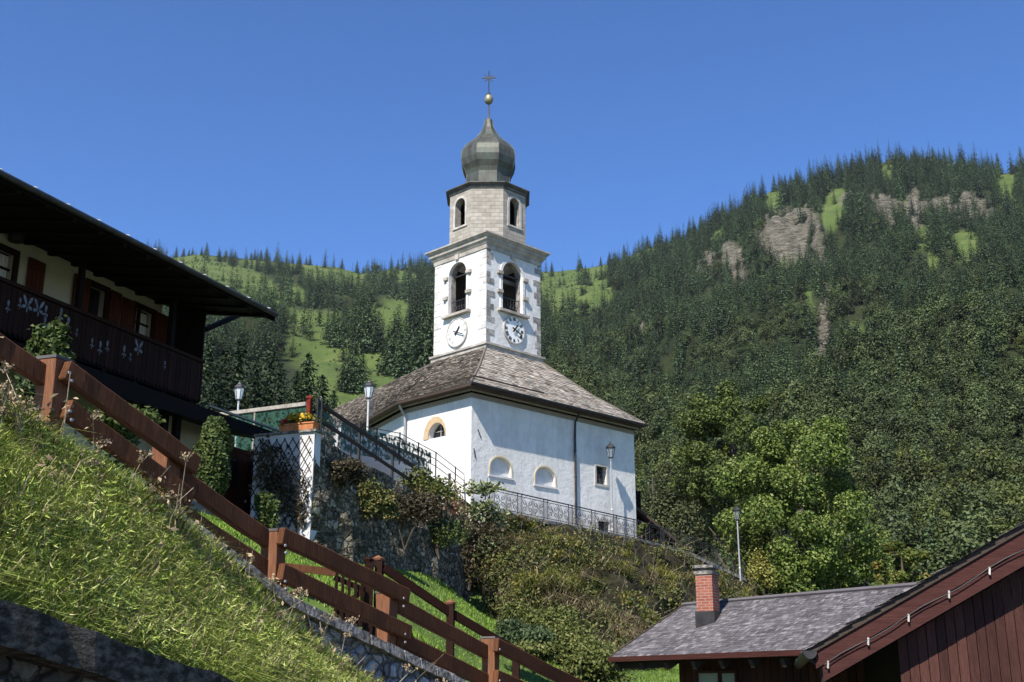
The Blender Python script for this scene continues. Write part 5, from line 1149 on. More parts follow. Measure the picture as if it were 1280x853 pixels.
CT = np.array(CTRL)
def tps(r2): return np.where(r2 > 1e-9, r2 * np.log(np.maximum(r2, 1e-9)) * .5, 0)
NCT = len(CT); D2 = ((CT[:, None, :2] - CT[None, :, :2]) ** 2).sum(-1); K_ = tps(D2) + np.eye(NCT) * .4; Pm = np.c_[np.ones(NCT), CT[:, :2]]
sol = np.linalg.solve(np.block([[K_, Pm], [Pm.T, np.zeros((3, 3))]]), np.r_[CT[:, 2], 0, 0, 0])
def lawnz(x, y):
    x = np.atleast_1d(np.asarray(x, float)); y = np.atleast_1d(np.asarray(y, float))
    d2 = (x[:, None] - CT[None, :, 0]) ** 2 + (y[:, None] - CT[None, :, 1]) ** 2
    return tps(d2) @ sol[:NCT] + sol[NCT] + sol[NCT + 1] * x + sol[NCT + 2] * y
gx = np.linspace(-26, 46, 145); gy = np.linspace(6, 95, 179); GX, GY = np.meshgrid(gx, gy, indexing='ij'); LZ = lawnz(GX.ravel(), GY.ravel()).reshape(GX.shape)
LZ += nzgrid(GX, GY, 2.5, 3, 8.0) * .05
# keep the lawn off the road side of the big fence
side = (GX - FP0.x) * FN.x + (GY - FP0.y) * FN.y
ii = np.arange(GX.size).reshape(GX.shape); along = (GX - FP0.x) * FU.x + (GY - FP0.y) * FU.y; ok = (side < -.3) | ((GY > 20) & (along > 10))
F = np.stack([ii[:-1, :-1], ii[1:, :-1], ii[1:, 1:], ii[:-1, 1:]], -1); okf = ok[:-1, :-1] & ok[1:, :-1] & ok[1:, 1:] & ok[:-1, 1:]; F = F[okf]
lawn = np_obj('lawn_ground', np.stack([GX, GY, LZ], -1).reshape(-1, 3), [F], 'lawn_soil', smooth=True); tag(lawn, 'sloping lawn between the path and the stone retaining wall', kind='structure')
# path along the big fence
m = MB(); na = 60
for i in range(na + 1):
    a = -8 + 24 * i / na
    for k in (.32, -.05, -.6, -1.2, -1.85): p = fF(a, 0, k); z_1 = (capz(a) if k > .2 else footz(a)) + .03; m.v.append((p.x, p.y, z_1 if k > .2 else max(z_1, float(lawnz(p.x, p.y)[0]) + .03)))
for i in range(na):
    for j in range(4): k = i * 5 + j; m.f.append((k, k + 5, k + 6, k + 1))
tag(m.build('path', 'path_gravel', smooth=True), 'gravel footpath climbing along the heavy timber fence', kind='structure')
# low stone edge wall under the fence
pl = thing('edge_wall', 'low grey stone edge wall with a rough cap under the heavy timber fence', 'wall', fF(5, footz(5) - .6, -.3)); m = MB(); c_ = MB(); N_a = 70
for i in range(N_a):
    a, b = -8 + 24 * i / N_a, -8 + 24 * (i + 1) / N_a; w1 = .03 * noise.noise((i * .7, 0, 0)); za, zb_ = capz(a), capz(b)
    m.hexa([fF(a, za - 1.15, .62 - w1), fF(b, zb_ - 1.15, .62 - w1), fF(b, zb_ - 1.15, .33), fF(a, za - 1.15, .33)], [fF(a, za - .06, .52 - w1), fF(b, zb_ - .06, .52 - w1), fF(b, zb_ - .06, .33), fF(a, za - .06, .33)])
    j = rnd.uniform(-.015, .015); c_.hexa([fF(a + .01, za - .055, .60 - j), fF(b - .01, zb_ - .055, .60 - j), fF(b - .01, zb_ - .055, .30), fF(a + .01, za - .055, .30)], [fF(a + .01, za + .055 + j, .58 - j), fF(b - .01, zb_ + .055 + j, .58 - j), fF(b - .01, zb_ + .045 + j, .30), fF(a + .01, za + .045 + j, .30)])
m.build('wall_body', 'plinth_stone', pl); c_.build('cap', 'cap_stone', pl)
# heavy timber fence: posts and beams
tf = thing('timber_fence', 'heavy reddish brown timber guard fence descending along the path', 'fence', fF(0, fz[1], 0))
Pu, Pn = hd(20), Vector((math.cos(R(20)), -math.sin(R(20)), 0))
POST = [(69, 445, 27, 8), (210, 548, 30, 8), (343, 660, 20, 6), (484, 735, 21, 5), (613, 794, 22, 6), (730, 862, 20, 5)]
pa = []
for i, (x, yt, wpx, _) in enumerate(POST):
    u_, z_1 = uzF(x, yt); u_f = u_; p = fF(u_, 0, 0); pa.append((u_, z_1)); wd = .205; z0 = footz(u_) - .35; hN = z_1 - z0
    wt_ = wd / 2; wb = wd / 2 * .72; lean = -Pn * .0
    c0 = Vector((p.x, p.y, z0)) + Pn * .02; c1 = Vector((p.x, p.y, z_1 - .05)); 
    L_ = [(-1, -1), (1, -1), (1, 1), (-1, 1)]
    t0 = [c1 + Pn * (q * wt_) + Pu * (e * wt_) for q, e in L_]; bt = [c0 + Pn * (q * wb) + Pu * (e * wb) for q, e in L_]
    if i in (1, 3): t0 = [v - ZZ * (.02) for v in t0]
    po = MB().hexa(bt, t0).build('post', 'fence_post_wood', tf, bevel=.006)
    MB().hexa([v + (v - c1) * .06 + ZZ * .002 for v in t0], [v + (v - c1) * .06 + ZZ * .028 for v in t0]).build('cap', 'dark_lead', po)
def rail(p, q, k0, k1, h_=.185, w_=.085):
    (a, z0), (b, z1) = p, q; N_ = 9; P0_, P1_ = fF(a, z0, k0), fF(b, z1, k1); d_ = (P1_ - P0_).normalized(); sd = d_.cross(ZZ).normalized(); up_ = sd.cross(d_); sdv = rnd.uniform(0, 99); mb_ = MB()
    for i in range(N_ + 1):
        p_ = P0_.lerp(P1_, i / N_) + sd * (.010 * noise.noise((i * .5, sdv, 0))) + up_ * (.008 * noise.noise((i * .4, sdv, 5))); ww = w_ * (1 + .06 * noise.noise((i * .9, sdv, 9))); hh = h_ * (1 + .045 * noise.noise((i * .8, sdv, 3)))
        mb_.v += [tuple(p_ + sd * (x * ww / 2) + up_ * (y * hh / 2)) for x, y in ((-1, -1), (1, -1), (1, 1), (-1, 1))]
    for i in range(N_):
        for j in range(4): mb_.f.append((i * 4 + j, i * 4 + (j + 1) % 4, i * 4 + 4 + (j + 1) % 4, i * 4 + 4 + j))
    mb_.f += [(3, 2, 1, 0), tuple(N_ * 4 + j for j in range(4))]
    return mb_.build('rail', 'fence_wood', tf, bevel=.012)
kF, kB = .15, -.02
def q(x, y, k): return uzF(x, y, k)
rail(q(-60, 395, kB), q(66, 478, kB), kB, kB); rail(q(-60, 470, kB), q(66, 545, kB), kB, kB)
rail(q(80, 462, kF), q(246, 583, kF), kF, kF); rail(q(82, 511, kF), q(238, 625, kF), kF, kF)
rail(q(214, 591, kB), q(336, 676, kB), kB, kB); rail(q(222, 640, kB), q(336, 714, kB), kB, kB)
rail(q(350, 670, kF), q(509, 746, kF), kF, kF); rail(q(350, 715, kF), q(511, 792, kF), kF, kF)
rail(q(492, 754, kB), q(607, 815, kB), kB, kB); rail(q(494, 797, kB), q(607, 851, kB), kB, kB)
rail(q(619, 806, kF), q(752, 872, kF), kF, kF); rail(q(619, 846, kF), q(752, 905, kF), kF, kF)
bo = MB()
for (x, y) in ((87, 466), (88, 514), (90, 476), (90, 525), (357, 682), (357, 727), (358, 691), (358, 736), (505, 748), (505, 758), (507, 793), (507, 803), (625, 812), (625, 851)):
    u_, z_1 = q(x, y, kF + .05); bo.tube([fF(u_, z_1, kF + .035), fF(u_, z_1, kF + .055)], .014, 8)
bo.build('bolt_head', 'zinc', tf)
# slim fence and picket gate on the lawn side of the path
slim = thing('slim_fence', 'slim dark wooden fence with one sloping rail between the path and the lawn', 'fence', GP[1])
SPt = [(473, 701, 800, 18.6), (563, 756, 817, 19.4), (645, 826, 858, 20.2), (738, 872, 930, 21.0)]
tp = []
for (x, yt, yb_, Y) in SPt:
    p1, p0 = at(x, yt, Y), at(x, yb_, Y); m = MB().box((p0 + p1) / 2 - ZZ * .1, .115, .115, p1.z - p0.z + .2, hd(100), hd(10)); m.build('post', 'chalet_wood', slim)  # darker wood stands in for the shaded faces of the posts
    tp.append(p1)
m = MB(); dn = [.06, .10, .12, .12]
ymid = [(480, 710), (563, 766), (645, 814), (735, 866)]
pts = [at(x, y, Y) for (x, y), (_, _, _, Y) in zip(ymid, SPt)]
for a, b in zip(pts[:-1], pts[1:]): m.beam(a, b, .06, .13)
m.build('rail', 'chalet_wood', slim)
m = MB()
for (x, yt, yb_, Y), c in zip(SPt, tp): m.lathe([(.085, 0), (.10, .03), (.0, .085)], c + ZZ * .003, 4, R(25))
m.build('post_cap', 'fence_post_wood', slim)
gate = thing('picket_gate', 'small wooden picket gate half hidden behind the heavy fence rails', 'gate', at(440, 785, 18.4)); m = MB()
gx0, gx1 = at(419, 752, 18.3), at(459, 752, 18.5); e = (gx1 - gx0).normalized()
for i in range(5):
    x = 420 + 32 * i / 4; p1, p0 = at(x, 716 + 3.3 * i, 18.3), at(x, 772 + 3 * i, 18.3); m.box((p0 + p1) / 2, .042, .025, p1.z - p0.z, e)
m.build('picket', 'chalet_wood', gate)
m = MB()
for (a, b) in (((418, 722), (456, 738)), ((418, 764), (456, 780)), ((420, 768), (455, 736))): m.beam(at(*a, 18.36), at(*b, 18.36), .03, .08)
m.build('brace', 'chalet_wood', gate)
p1, p0 = at(460, 702, 18.5), at(460, 800, 18.5); m = MB().box((p0 + p1) / 2, .12, .12, p1.z - p0.z, hd(70), hd(-20)); m.lathe([(.085, 0), (.10, .03), (0, .085)], p1 + ZZ * .003, 4, R(25)); m.build('gate_post', 'chalet_wood', gate)
hp = thing('lawn_rail', 'single low wooden rail over the lawn left of the picket gate', 'rail', at(390, 715, 18.3)); MB().beam(at(352, 708, 18.2), at(420, 716, 18.3), .06, .11).build('rail', 'fence_wood', hp)
m = MB(); p = at(356, 709, 18.2); m.box(p - ZZ * .35, .09, .09, .8); m.build('post', 'fence_wood', hp)
# low road wall at bottom left, the road, the grass bank
W0, W1 = at(0, 750, 6.6), at(295, 854, 8.9); wd_ = (W1 - W0); wu = Vector((wd_.x, wd_.y, 0)).normalized(); wn = Vector((wu.y, -wu.x, 0)); slope_w = wd_.z / Vector((wd_.x, wd_.y, 0)).length
def wallp(a, k=0, dz=0): return Vector((W0.x, W0.y, 0)) + wu * a + wn * k + ZZ * (W0.z + slope_w * a + dz)
rwl = thing('road_wall', 'old dark stone wall with a crumbling coping below the grass bank', 'wall', wallp(2, 0, -1)); m = MB(); c_ = MB(); Nw = 46
for i in range(Nw + 1):
    a = -6 + 12 * i / Nw
    for j in range(9): f = j / 8; m.v.append(tuple(wallp(a, -.02 + .05 * noise.noise((a * 2.2, f * 3.5, 2)) - .12 * f, -2.6 + 2.36 * f)))
for i in range(Nw):
    for j in range(8): k = i * 9 + j; m.f.append((k, k + 9, k + 10, k + 1))
m.build('wall_face', 'road_wall', rwl)
for i in range(Nw):
    a, b = -6 + 12 * i / Nw, -6 + 12 * (i + 1) / Nw; e0, e1 = [.05 * noise.noise((q * 2.1, 7, 0)) for q in (a, b)]; g0, g1 = [.04 * noise.noise((q * 3.1, 1, 0)) for q in (a, b)]
    c_.hexa([wallp(a, .04 + g0, -.24 + e0 * .4), wallp(b, .04 + g1, -.24 + e1 * .4), wallp(b, -.4, -.24), wallp(a, -.4, -.24)], [wallp(a, .02 + g0, .0 + e0), wallp(b, .02 + g1, .0 + e1), wallp(b, -.4, .04), wallp(a, -.4, .04)])
c_.build('coping', 'coping_dark', rwl)
tag(MB().poly([wallp(-40, .0, 0) * 1, wallp(60, .0, 0) * 1, Vector((60, 60, 0)), Vector((60, -40, 0)), Vector((-10, -40, 0))]).build('road', 'asphalt', uv=False), 'asphalt road in front of the wall', kind='structure')
rd = bpy.data.objects['road']
for v in rd.data.vertices: v.co.z = -2.2
def bankp(s_, t_):                         # s along -1..1.., t 0 at the wall, 1 at the edge wall
    a = wallp(-6 + 12 * s_, -.30, -.03); fa_ = -3.4 + 12.6 * s_; b = fF(fa_, bankz(fa_) - .02, .6); p = a.lerp(b, t_)
    return p + ZZ * (.12 * math.sin(math.pi * t_) + .07 * noise.noise(p * 1.1) * math.sin(math.pi * min(1, t_ * 1.0 + .02)))
m = MB(); na, nb = 60, 30
for i in range(na + 1):
    for j in range(nb + 1): m.v.append(tuple(bankp(i / na, j / nb)))
for i in range(na):
    for j in range(nb): k = i * (nb + 1) + j; m.f.append((k, k + nb + 1, k + nb + 2, k + 1))
tag(m.build('grass_bank', 'bank_soil', smooth=True), 'steep grassy bank between the road wall and the timber fence', kind='structure')
# ------------------------------------------------------------------ barn with the shingled roof and brick chimney
BH = 145.6; BU = hd(BH); BV = hd(BH - 90); EL = at(766, 821, 26.0)       # BU along the eave towards the camera-right, BV up the roof (away)
bz = EL.z
pR = None; d_ = ray(856, 757.5); best = min((abs((EL.x + BV.x * s_) - d_.x / d_.y * (EL.y + BV.y * s_)), s_) for s_ in np.linspace(.3, 6, 800))[1]; RLp = EL + BV * best; RLp.z = d_.z / d_.y * RLp.y
HW, RISE = best, RLp.z - bz; LEN = 7.5
def bb(a, b, z): return Vector((EL.x, EL.y, 0)) + BU * a + BV * b + ZZ * z
barn = thing('barn', 'dark wooden barn with a grey shingled roof and a red brick chimney', 'barn', bb(1, 1, -3))
rz = lambda b: bz + RISE * (b / HW if b <= HW else 2 - b / HW)
r_ = MB()
for b0, b1 in ((0, HW), (HW, 2 * HW)):
    r_.hexa([bb(0, b0, rz(b0) - .12), bb(LEN, b0, rz(b0) - .12), bb(LEN, b1, rz(b1) - .12), bb(0, b1, rz(b1) - .12)], [bb(0, b0, rz(b0)), bb(LEN, b0, rz(b0)), bb(LEN, b1, rz(b1)), bb(0, b1, rz(b1))])
broof = r_.build('roof', 'eave_wood', barn)
s_ = MB(); shingles(s_, bb(-.04, -.05, rz(0) - .02), bb(LEN, -.05, rz(0) - .02), bb(LEN, HW, rz(HW)), bb(-.04, HW, rz(HW)), .13, .085, .008, 1.35, 9); s_.build('shingles', 'slate_tile', broof, uv=False)
MB().tube([bb(-.05, HW, rz(HW) + .03), bb(LEN, HW, rz(HW) + .03)], .05, 6).build('ridge_cap', 'slate_tile', broof)
m = MB(); m.beam(bb(-.06, -.07, rz(0) - .06), bb(LEN, -.07, rz(0) - .05), .03, .10); m.build('fascia', 'barge_wood', barn)
m = MB(); m.beam(bb(-.05, 0, rz(0) - .05), bb(-.05, HW, rz(HW) - .05), .04, .15).beam(bb(-.05, HW, rz(HW) - .05), bb(-.05, 2 * HW, bz - .05), .04, .15); m.build('bargeboard', 'eave_wood', barn)
m = MB(); nr = 10
for i in range(nr):
    a = .12 + .78 * i; m.beam(bb(a, .02, rz(0) - .22), bb(a, HW * .9, rz(HW * .9) - .22), .10, .16)
for b in (.15, HW - .05): m.beam(bb(-.02, b, rz(b) - .24), bb(1.6, b, rz(b) - .24), .12, .18)
m.build('rafters', 'eave_wood', barn)
w0, wb = 1.15, .85
wm = MB(); 
def gable(a): return [bb(a, wb, -4), bb(a, 2 * HW - wb, -4), bb(a, 2 * HW - wb, rz(wb) - .12), bb(a, HW, rz(HW) - .13), bb(a, wb, rz(wb) - .12)]
A_, B_ = gable(w0), gable(LEN - .2); wm.hexa(A_, B_)
bw = wm.build('wall', 'chalet_dark', barn)
bd = MB(); k = 0.0
while k < LEN - w0 - .3: bd.hexa([bb(w0 + k, wb - .001, -4), bb(w0 + k + .17, wb - .001, -4), bb(w0 + k + .17, wb - .025, -4), bb(w0 + k, wb - .025, -4)], [bb(w0 + k, wb - .001, rz(wb) - .15), bb(w0 + k + .17, wb - .001, rz(wb) - .15), bb(w0 + k + .17, wb - .025, rz(wb) - .15), bb(w0 + k, wb - .025, rz(wb) - .15)]); k += .185
bd.build('wall_boards', 'barn_red', barn)
wpl = bb(0, wb - .03, 0)
for x0, x1 in ((874, 899), (903, 920)):
    p0 = onpl(x0, 842, wpl, BH); p1 = onpl(x1, 842, wpl, BH); a0, a1 = sorted(((p0 - wpl).dot(BU), (p1 - wpl).dot(BU))); zt_ = p0.z
    fB = lambda a, z, k=0: Vector((wpl.x, wpl.y, 0)) + BU * a - BV * k + ZZ * z
    wf = MB().band(fB, [(a0 - .06, zt_ - .9), (a1 + .06, zt_ - .9), (a1 + .06, zt_ + .06), (a0 - .06, zt_ + .06)], [(a0, zt_ - .84), (a1, zt_ - .84), (a1, zt_), (a0, zt_)], 0, .05, True).build('window', 'barn_red', barn)
    MB().prism(fB, [(a0, zt_ - .84), (a1, zt_ - .84), (a1, zt_), (a0, zt_)], .004, .02).build('pane', 'window_pale', wf)
# chimney
cx_ = None
cpt = at(887, 766, RLp.y - .5); cb = (cpt - EL).dot(BU), .62 * HW
for it in range(40):
    b = .62 * HW; p = bb(cb[0], b, rz(b)); px_, _ = proj(tuple(p)); cb = (cb[0] + (886 - px_) * p.y / FPX / BU.x, b)
a_, b_ = cb; ch = MB(); cw = .255; zc1 = at(886, 719, bb(a_, b_, 0).y).z; zr = rz(b_)
c = bb(a_, b_, 0); cu, cv = hd(118), hd(28)
chm = MB().box(c + ZZ * ((zr - .5 + zc1) / 2), .36, .42, zc1 - zr + .5, cu, cv).build('chimney', 'red_brick', broof)
MB().box(c + ZZ * (zc1 + .035), .41, .47, .07, cu, cv).box(c + ZZ * (zc1 + .10), .28, .34, .058, cu, cv).box(c + ZZ * (zc1 + .16), .45, .51, .06, cu, cv).build('chimney_cap', 'cap_stone', barn)
bpy.data.objects['chimney_cap'].parent = barn
MB().box(c + ZZ * (zr - .02), .42, .48, .42, cu, cv).build('flashing', 'soot_metal', barn)
# ------------------------------------------------------------------ barn gable at the lower right
G0 = at(1016, 807, 15.2); GHd = 102.0; GU = hd(GHd); GN_ = Vector((-math.cos(R(GHd)), math.sin(R(GHd)), 0)) * -1
if GN_.y > 0: GN_ = -GN_
def onG(px, py, k=0): p = onpl(px, py, G0 + GN_ * k, GHd); return (p - G0).dot(GU), p.z
fG = frame(G0, GU, GN_)
gb = thing('gable_barn', 'red brown boarded barn gable with deep eaves and a cable clipped along its bargeboard', 'barn', fG(3, -3, -1))
t0, t1 = onG(1016, 806), onG(1281, 652); sl = (t1[1] - t0[1]) / (t1[0] - t0[0]); AL = 8.6
zt = lambda a: t0[1] + sl * a
DB = 7.0; OV = .36
rf = MB(); rf.hexa([fG(-.06, zt(-.06) - .10, .05), fG(AL, zt(AL) - .10, .05), fG(AL, zt(AL) - .10, -DB), fG(-.06, zt(-.06) - .10, -DB)], [fG(-.06, zt(-.06) - .02, .05), fG(AL, zt(AL) - .02, .05), fG(AL, zt(AL) - .02, -DB), fG(-.06, zt(-.06) - .02, -DB)])
rf.hexa([fG(AL + .005, zt(AL) - .10, .05), fG(2 * AL, zt(0) - .10, .05), fG(2 * AL, zt(0) - .10, -DB), fG(AL + .005, zt(AL) - .10, -DB)], [fG(AL + .005, zt(AL) - .02, .05), fG(2 * AL, zt(0) - .02, .05), fG(2 * AL, zt(0) - .02, -DB), fG(AL + .005, zt(AL) - .02, -DB)])
gr_ = rf.build('roof', 'eave_wood', gb); s_ = MB(); shingles(s_, fG(-.1, zt(-.1) - .02, -DB), fG(-.1, zt(-.1) - .02, .10), fG(AL, zt(AL) - .02, .10), fG(AL, zt(AL) - .02, -DB), .24, .2, .022, 1.3, 21); s_.build('shingles', 'old_plank', gr_, uv=False)
pv = lambda d0, d1, a0, a1: [(a0, zt(a0) - d1), (a1, zt(a1) - d1), (a1, zt(a1) - d0), (a0, zt(a0) - d0)]
b1 = MB().prism(fG, pv(.075, .30, .02, AL), -.03, .02).build('bargeboard', 'barge_wood', gb)
b2 = MB().prism(fG, pv(.304, .50, .10, AL), -.05, .0).build('bargeboard', 'barge_wood', gb)
m = MB(); 
for k in range(8): k0, k1 = -.06 - (OV - .06) * k / 8, -.06 - (OV - .06) * (k + 1) / 8 + .01; m.hexa([fG(.25, zt(.25) - .22, k0), fG(AL, zt(AL) - .22, k0), fG(AL, zt(AL) - .22, k1), fG(.25, zt(.25) - .22, k1)], [fG(.25, zt(.25) - .2, k0), fG(AL, zt(AL) - .2, k0), fG(AL, zt(AL) - .2, k1), fG(.25, zt(.25) - .2, k1)])
m.build('soffit', 'chalet_dark', gb)
wl = onG(1122, 800, -OV)[0]; wm = MB(); a = wl; g = random.Random(8)
while a < AL:
    b = min(AL, a + .118); e = g.uniform(0, .008); wm.prism(fG, [(a, -4), (b - .009, -4), (b - .009, zt(b) - .24), (a, zt(a) - .24)], -OV - .03, -OV + e); a = b
wm.build('wall_boards', 'barn_red', gb)
MB().hexa([fG(wl + .01, -4, k) for k in (-OV - .035, -DB + .3)] + [fG(AL * 2 - .6, -4, k) for k in (-DB + .3, -OV - .035)], [fG(wl + .01, zt(wl) - .26, k) for k in (-OV - .035, -DB + .3)] + [fG(AL * 2 - .6, zt(wl) - .26, k) for k in (-DB + .3, -OV - .035)]).build('wall', 'chalet_dark', gb)
m = MB(); 
for k in (.35, 1.05): m.prism(fG, pv(.32, .52, .12, wl + 2.2), -OV * k - .06, -OV * k) if k < 1 else None
m.build('rafters', 'chalet_dark', gb)
# gutter along the eave, seen end-on
gp = MB(); prof = [(.085 * math.cos(q), .10 * math.sin(q)) for q in [math.pi + math.pi * i / 8 for i in range(9)]]; prof_i = [(x * .88, y * .88) for x, y in prof]
fg2 = lambda u, z, k=0: fG(u - .04, zt(0) - .075 + z, k)
gp.band(fg2, prof, prof_i, -DB, .08).prism(fg2, prof, .08, .085); gp.build('gutter', 'soot_metal', gb)
dp0 = fG(.16, zt(0) - .40, -.12); MB().tube([fG(-.02, zt(0) - .17, -.12), fG(.10, zt(0) - .27, -.12), fG(.12, zt(0) - .62, -.15), fG(.5, zt(0) - .78, -.4), fG(wl - .15, zt(0) - .80, -OV + .08), fG(wl - .15, -4, -OV + .08)], .04, 8).build('downpipe', 'soot_metal', gb)
cb_ = MB(); cl = MB(); pts = []; n_ = 40
for i in range(n_ + 1):
    a = .12 + (AL - .4) * i / n_; pts.append(fG(a, zt(a) - .31 + .018 * math.sin(i * 1.35), .045))
cb_.tube(pts, .007, 5)
for i in range(16):
    a = .16 + i * .50; cl.prism(fG, [(a - .011, zt(a) - .37), (a + .011, zt(a) - .38), (a + .02, zt(a) - .29), (a + .0, zt(a) - .28)], .022, .05)
cb_.build('cable', 'dark_iron', gb); cl.build('cable_clip', 'sill_stone', gb)
# ------------------------------------------------------------------ vegetation near the camera
def np_frame(fr): pass
# long grass on the bank
def surf_pts(fn, n, s0, s1, t0, t1, pw=1.0):
    s_ = rng.uniform(s0, s1, n); t_ = rng.uniform(t0, t1, n) ** pw
    return np.array([fn(a, b) for a, b in zip(s_, t_)]), s_, t_
P, s_, t_ = surf_pts(bankp, 60000, .12, 1.0, .0, 1.0)
nv = np.array([noise.noise((p[0] * 1.3, p[1] * 1.3, p[2])) for p in P]); H = (.10 + .08 * rng.uniform(size=len(P)) + .11 * np.clip(nv, -.5, 1)) * (1 - .25 * (t_ > .8)); H = np.clip(H, .05, .4)
ln = rng.normal(size=(len(P), 3)) * .85 * H[:, None]; ln[:, 2] = 0; ln += np.array([.10, -.12, 0]) * H[:, None] * 1.5
G1 = blades(P, H, rng.uniform(.006, .013, len(P)), ln)
gb_ = blade_obj('bank_grass', [G1], 'bank_grass'); tag(gb_, 'long bright green grass and herbs on the bank', 'grass', kind='stuff')
P, s_, t_ = surf_pts(bankp, 110000, .12, 1.0, .0, 1.0); nv = np.array([noise.noise((p[0] * .9 + 5, p[1] * .9, p[2] * .9)) for p in P]); k = nv > -.25; P = P[k]
P = P + rng.uniform(.03, .20, (len(P), 1)) * [0, 0, 1]; V, F = leaves(P, rng.uniform(.016, .046, len(P)), None, 1.5, .5, .15)
h_ = leaf_obj('bank_herbs', [(V, F)], 'herb_leaf'); tag(h_, 'small leafy herbs among the bank grass', 'herbs', kind='stuff')
# dry stalks, umbels and brown weeds along the top of the bank and over the edge wall
tw_ = MB(); g = random.Random(12); heads = []; lv = []
for i in range(170):
    a = g.uniform(-2.2, 9.0); t0 = g.uniform(.86, 1.0) if g.random() < .75 else g.uniform(.45, .9); s0 = (a + 3.4) / 12.6
    if not 0 < s0 < 1: continue
    b = bankp(s0, t0); h = g.uniform(.18, .62) * (1.15 if g.random() < .3 else .8); dx, dy = g.gauss(0, .32) * h, g.gauss(-.1, .25) * h
    p1 = b + Vector((dx * .4, dy * .4, h * .6)); p2 = b + Vector((dx, dy, h)); tw_.tube([b - ZZ * .03, p1, p2], [.006, .0045, .003], 4, False)
    if g.random() < .4:
        for k in range(9): e = p2 + Vector((g.gauss(0, .045), g.gauss(0, .045), g.uniform(.0, .05))); tw_.tube([p2 - ZZ * .03, e], .0022, 3, False); heads.append(e)
    for k in range(g.randint(1, 5)): f = g.random(); lv.append(b.lerp(p2, f) + Vector((g.gauss(0, .04), g.gauss(0, .04), 0)))
o = tw_.build('dry_stalks', 'twig', uv=False); tag(o, 'dry stalks leaning out along the top of the bank', 'weeds', kind='stuff')
C = np.array([list(p) for p in heads]).repeat(5, 0) + rng.normal(size=(len(heads) * 5, 3)) * .014
V1 = leaves(C, rng.uniform(.008, .018, len(C)), None, .8, .5, .7); C2 = np.array([list(p) for p in lv]).repeat(2, 0) + rng.normal(size=(len(lv) * 2, 3)) * .03; V2 = leaves(C2, rng.uniform(.015, .034, len(C2)), None, .4, .5, .5)
o = leaf_obj('dry_seed_heads', [V1, V2], 'dry_flower'); tag(o, 'brown dry seed heads and withered leaves on the stalks', 'weeds', kind='stuff')
C = []
for i in range(75):
    a = g.uniform(-2.5, 9.2); b = fF(a, bankz(a) + g.uniform(-.1, .12), .64); C.append(np.array(b) + rng.normal(size=(70, 3)) * [.11, .11, .09])
V, F = leaves(np.concatenate(C), rng.uniform(.014, .036, len(C) * 70), None, .4, .5); o = leaf_obj('wall_weeds', [(V, F)], 'shade_plant'); tag(o, 'dark withered weeds hanging over the low edge wall', 'weeds', kind='stuff')
P, s_, t_ = surf_pts(bankp, 9000, .12, 1.0, .06, .97); H = rng.uniform(.16, .36, len(P)); ln = rng.normal(size=(len(P), 3)) * .75 * H[:, None]; ln[:, 2] = 0
o = blade_obj('tall_grass', [blades(P, H, rng.uniform(.004, .008, len(P)), ln)], 'straw_grass'); tag(o, 'thin pale taller grass stalks scattered over the bank', 'grass', kind='stuff')
P, s_, t_ = surf_pts(bankp, 9000, .12, .62, .93, 1.0); H = rng.uniform(.10, .30, len(P)); ln = rng.normal(size=(len(P), 3)) * .6 * H[:, None]; ln[:, 2] = 0
o = blade_obj('edge_grass', [blades(P, H, rng.uniform(.006, .012, len(P)), ln)], 'bank_grass'); tag(o, 'longer grass standing along the upper edge of the bank', 'grass', kind='stuff')
# lawn: short blades
n = 80000; Y = rng.uniform(17, 46, n) ** 1.0; X = rng.uniform(-9, 9, n); side = (X - FP0.x) * FN.x + (Y - FP0.y) * FN.y
ss_ = (X - SP0.x) * SN.x + (Y - SP0.y) * SN.y; sa_ = (X - SP0.x) * SU.x + (Y - SP0.y) * SU.y
k = (side < -1.95) & ~((ss_ < .45) & (sa_ > -2)); gpl = np.array([[p.x, p.y] for p in GP]); yl = np.interp(X, gpl[:, 0], gpl[:, 1]); k &= (Y > yl + .15) | (X < gpl[0, 0] - .5); X, Y = X[k], Y[k]; Z = lawnz(X, Y)
n = len(X); P = np.stack([X, Y, Z - .01], 1); H = rng.uniform(.05, .12, n) * (1 + .5 * (rng.uniform(size=n) < .06)); ln = rng.normal(size=(n, 3)) * .4 * H[:, None]; ln[:, 2] = 0
o = blade_obj('lawn_grass', [blades(P, H, rng.uniform(.016, .034, n), ln)], 'lawn_grass'); tag(o, 'short sunlit lawn grass below the stone wall', 'grass', kind='stuff')
# bank below the terrace: arching grass tufts, shrubs, bare twigs
parts, lp = [], []
def onbank(n): return surf_pts(bank_pt, n, 0, 1, 0, 1)
sets = {'slope_grass': [], 'olive_grass': [], 'straw_grass': []}
C, s_, t_ = onbank(820); kk = np.array([noise.noise((c[0] * .5, c[1] * .5, c[2] * .7)) for c in C]) > -.10; kk &= t_ < .95; C, t_ = C[kk], t_[kk]
for c, tq in zip(C, t_):
    big = rng.uniform(.45, 1.5) * (1 - .6 * sstep(.68, .9, tq)); m_ = int(78 * big); a_ = rng.uniform(0, 6.28, m_); dv = np.stack([np.cos(a_) * .8 + .1, np.sin(a_) * .8 - .45, .1 + 0 * a_], 1); H = rng.uniform(.45, 1.0, m_) * .78 * big
    P = c + rng.normal(size=(m_, 3)) * .07 * big; lean = nrm(dv) * (H * rng.uniform(.45, 1.15, m_))[:, None]; lean[:, 2] = np.minimum(lean[:, 2], 0) * .6 - .22 * H
    q_ = noise.noise((c[0] * .35 + 9, c[1] * .35, c[2] * .4)) + rng.normal() * .22; sets['slope_grass' if q_ > .12 else 'olive_grass' if q_ > -.16 else 'straw_grass'].append(blades(P, H, rng.uniform(.018, .036, m_), lean, .5))
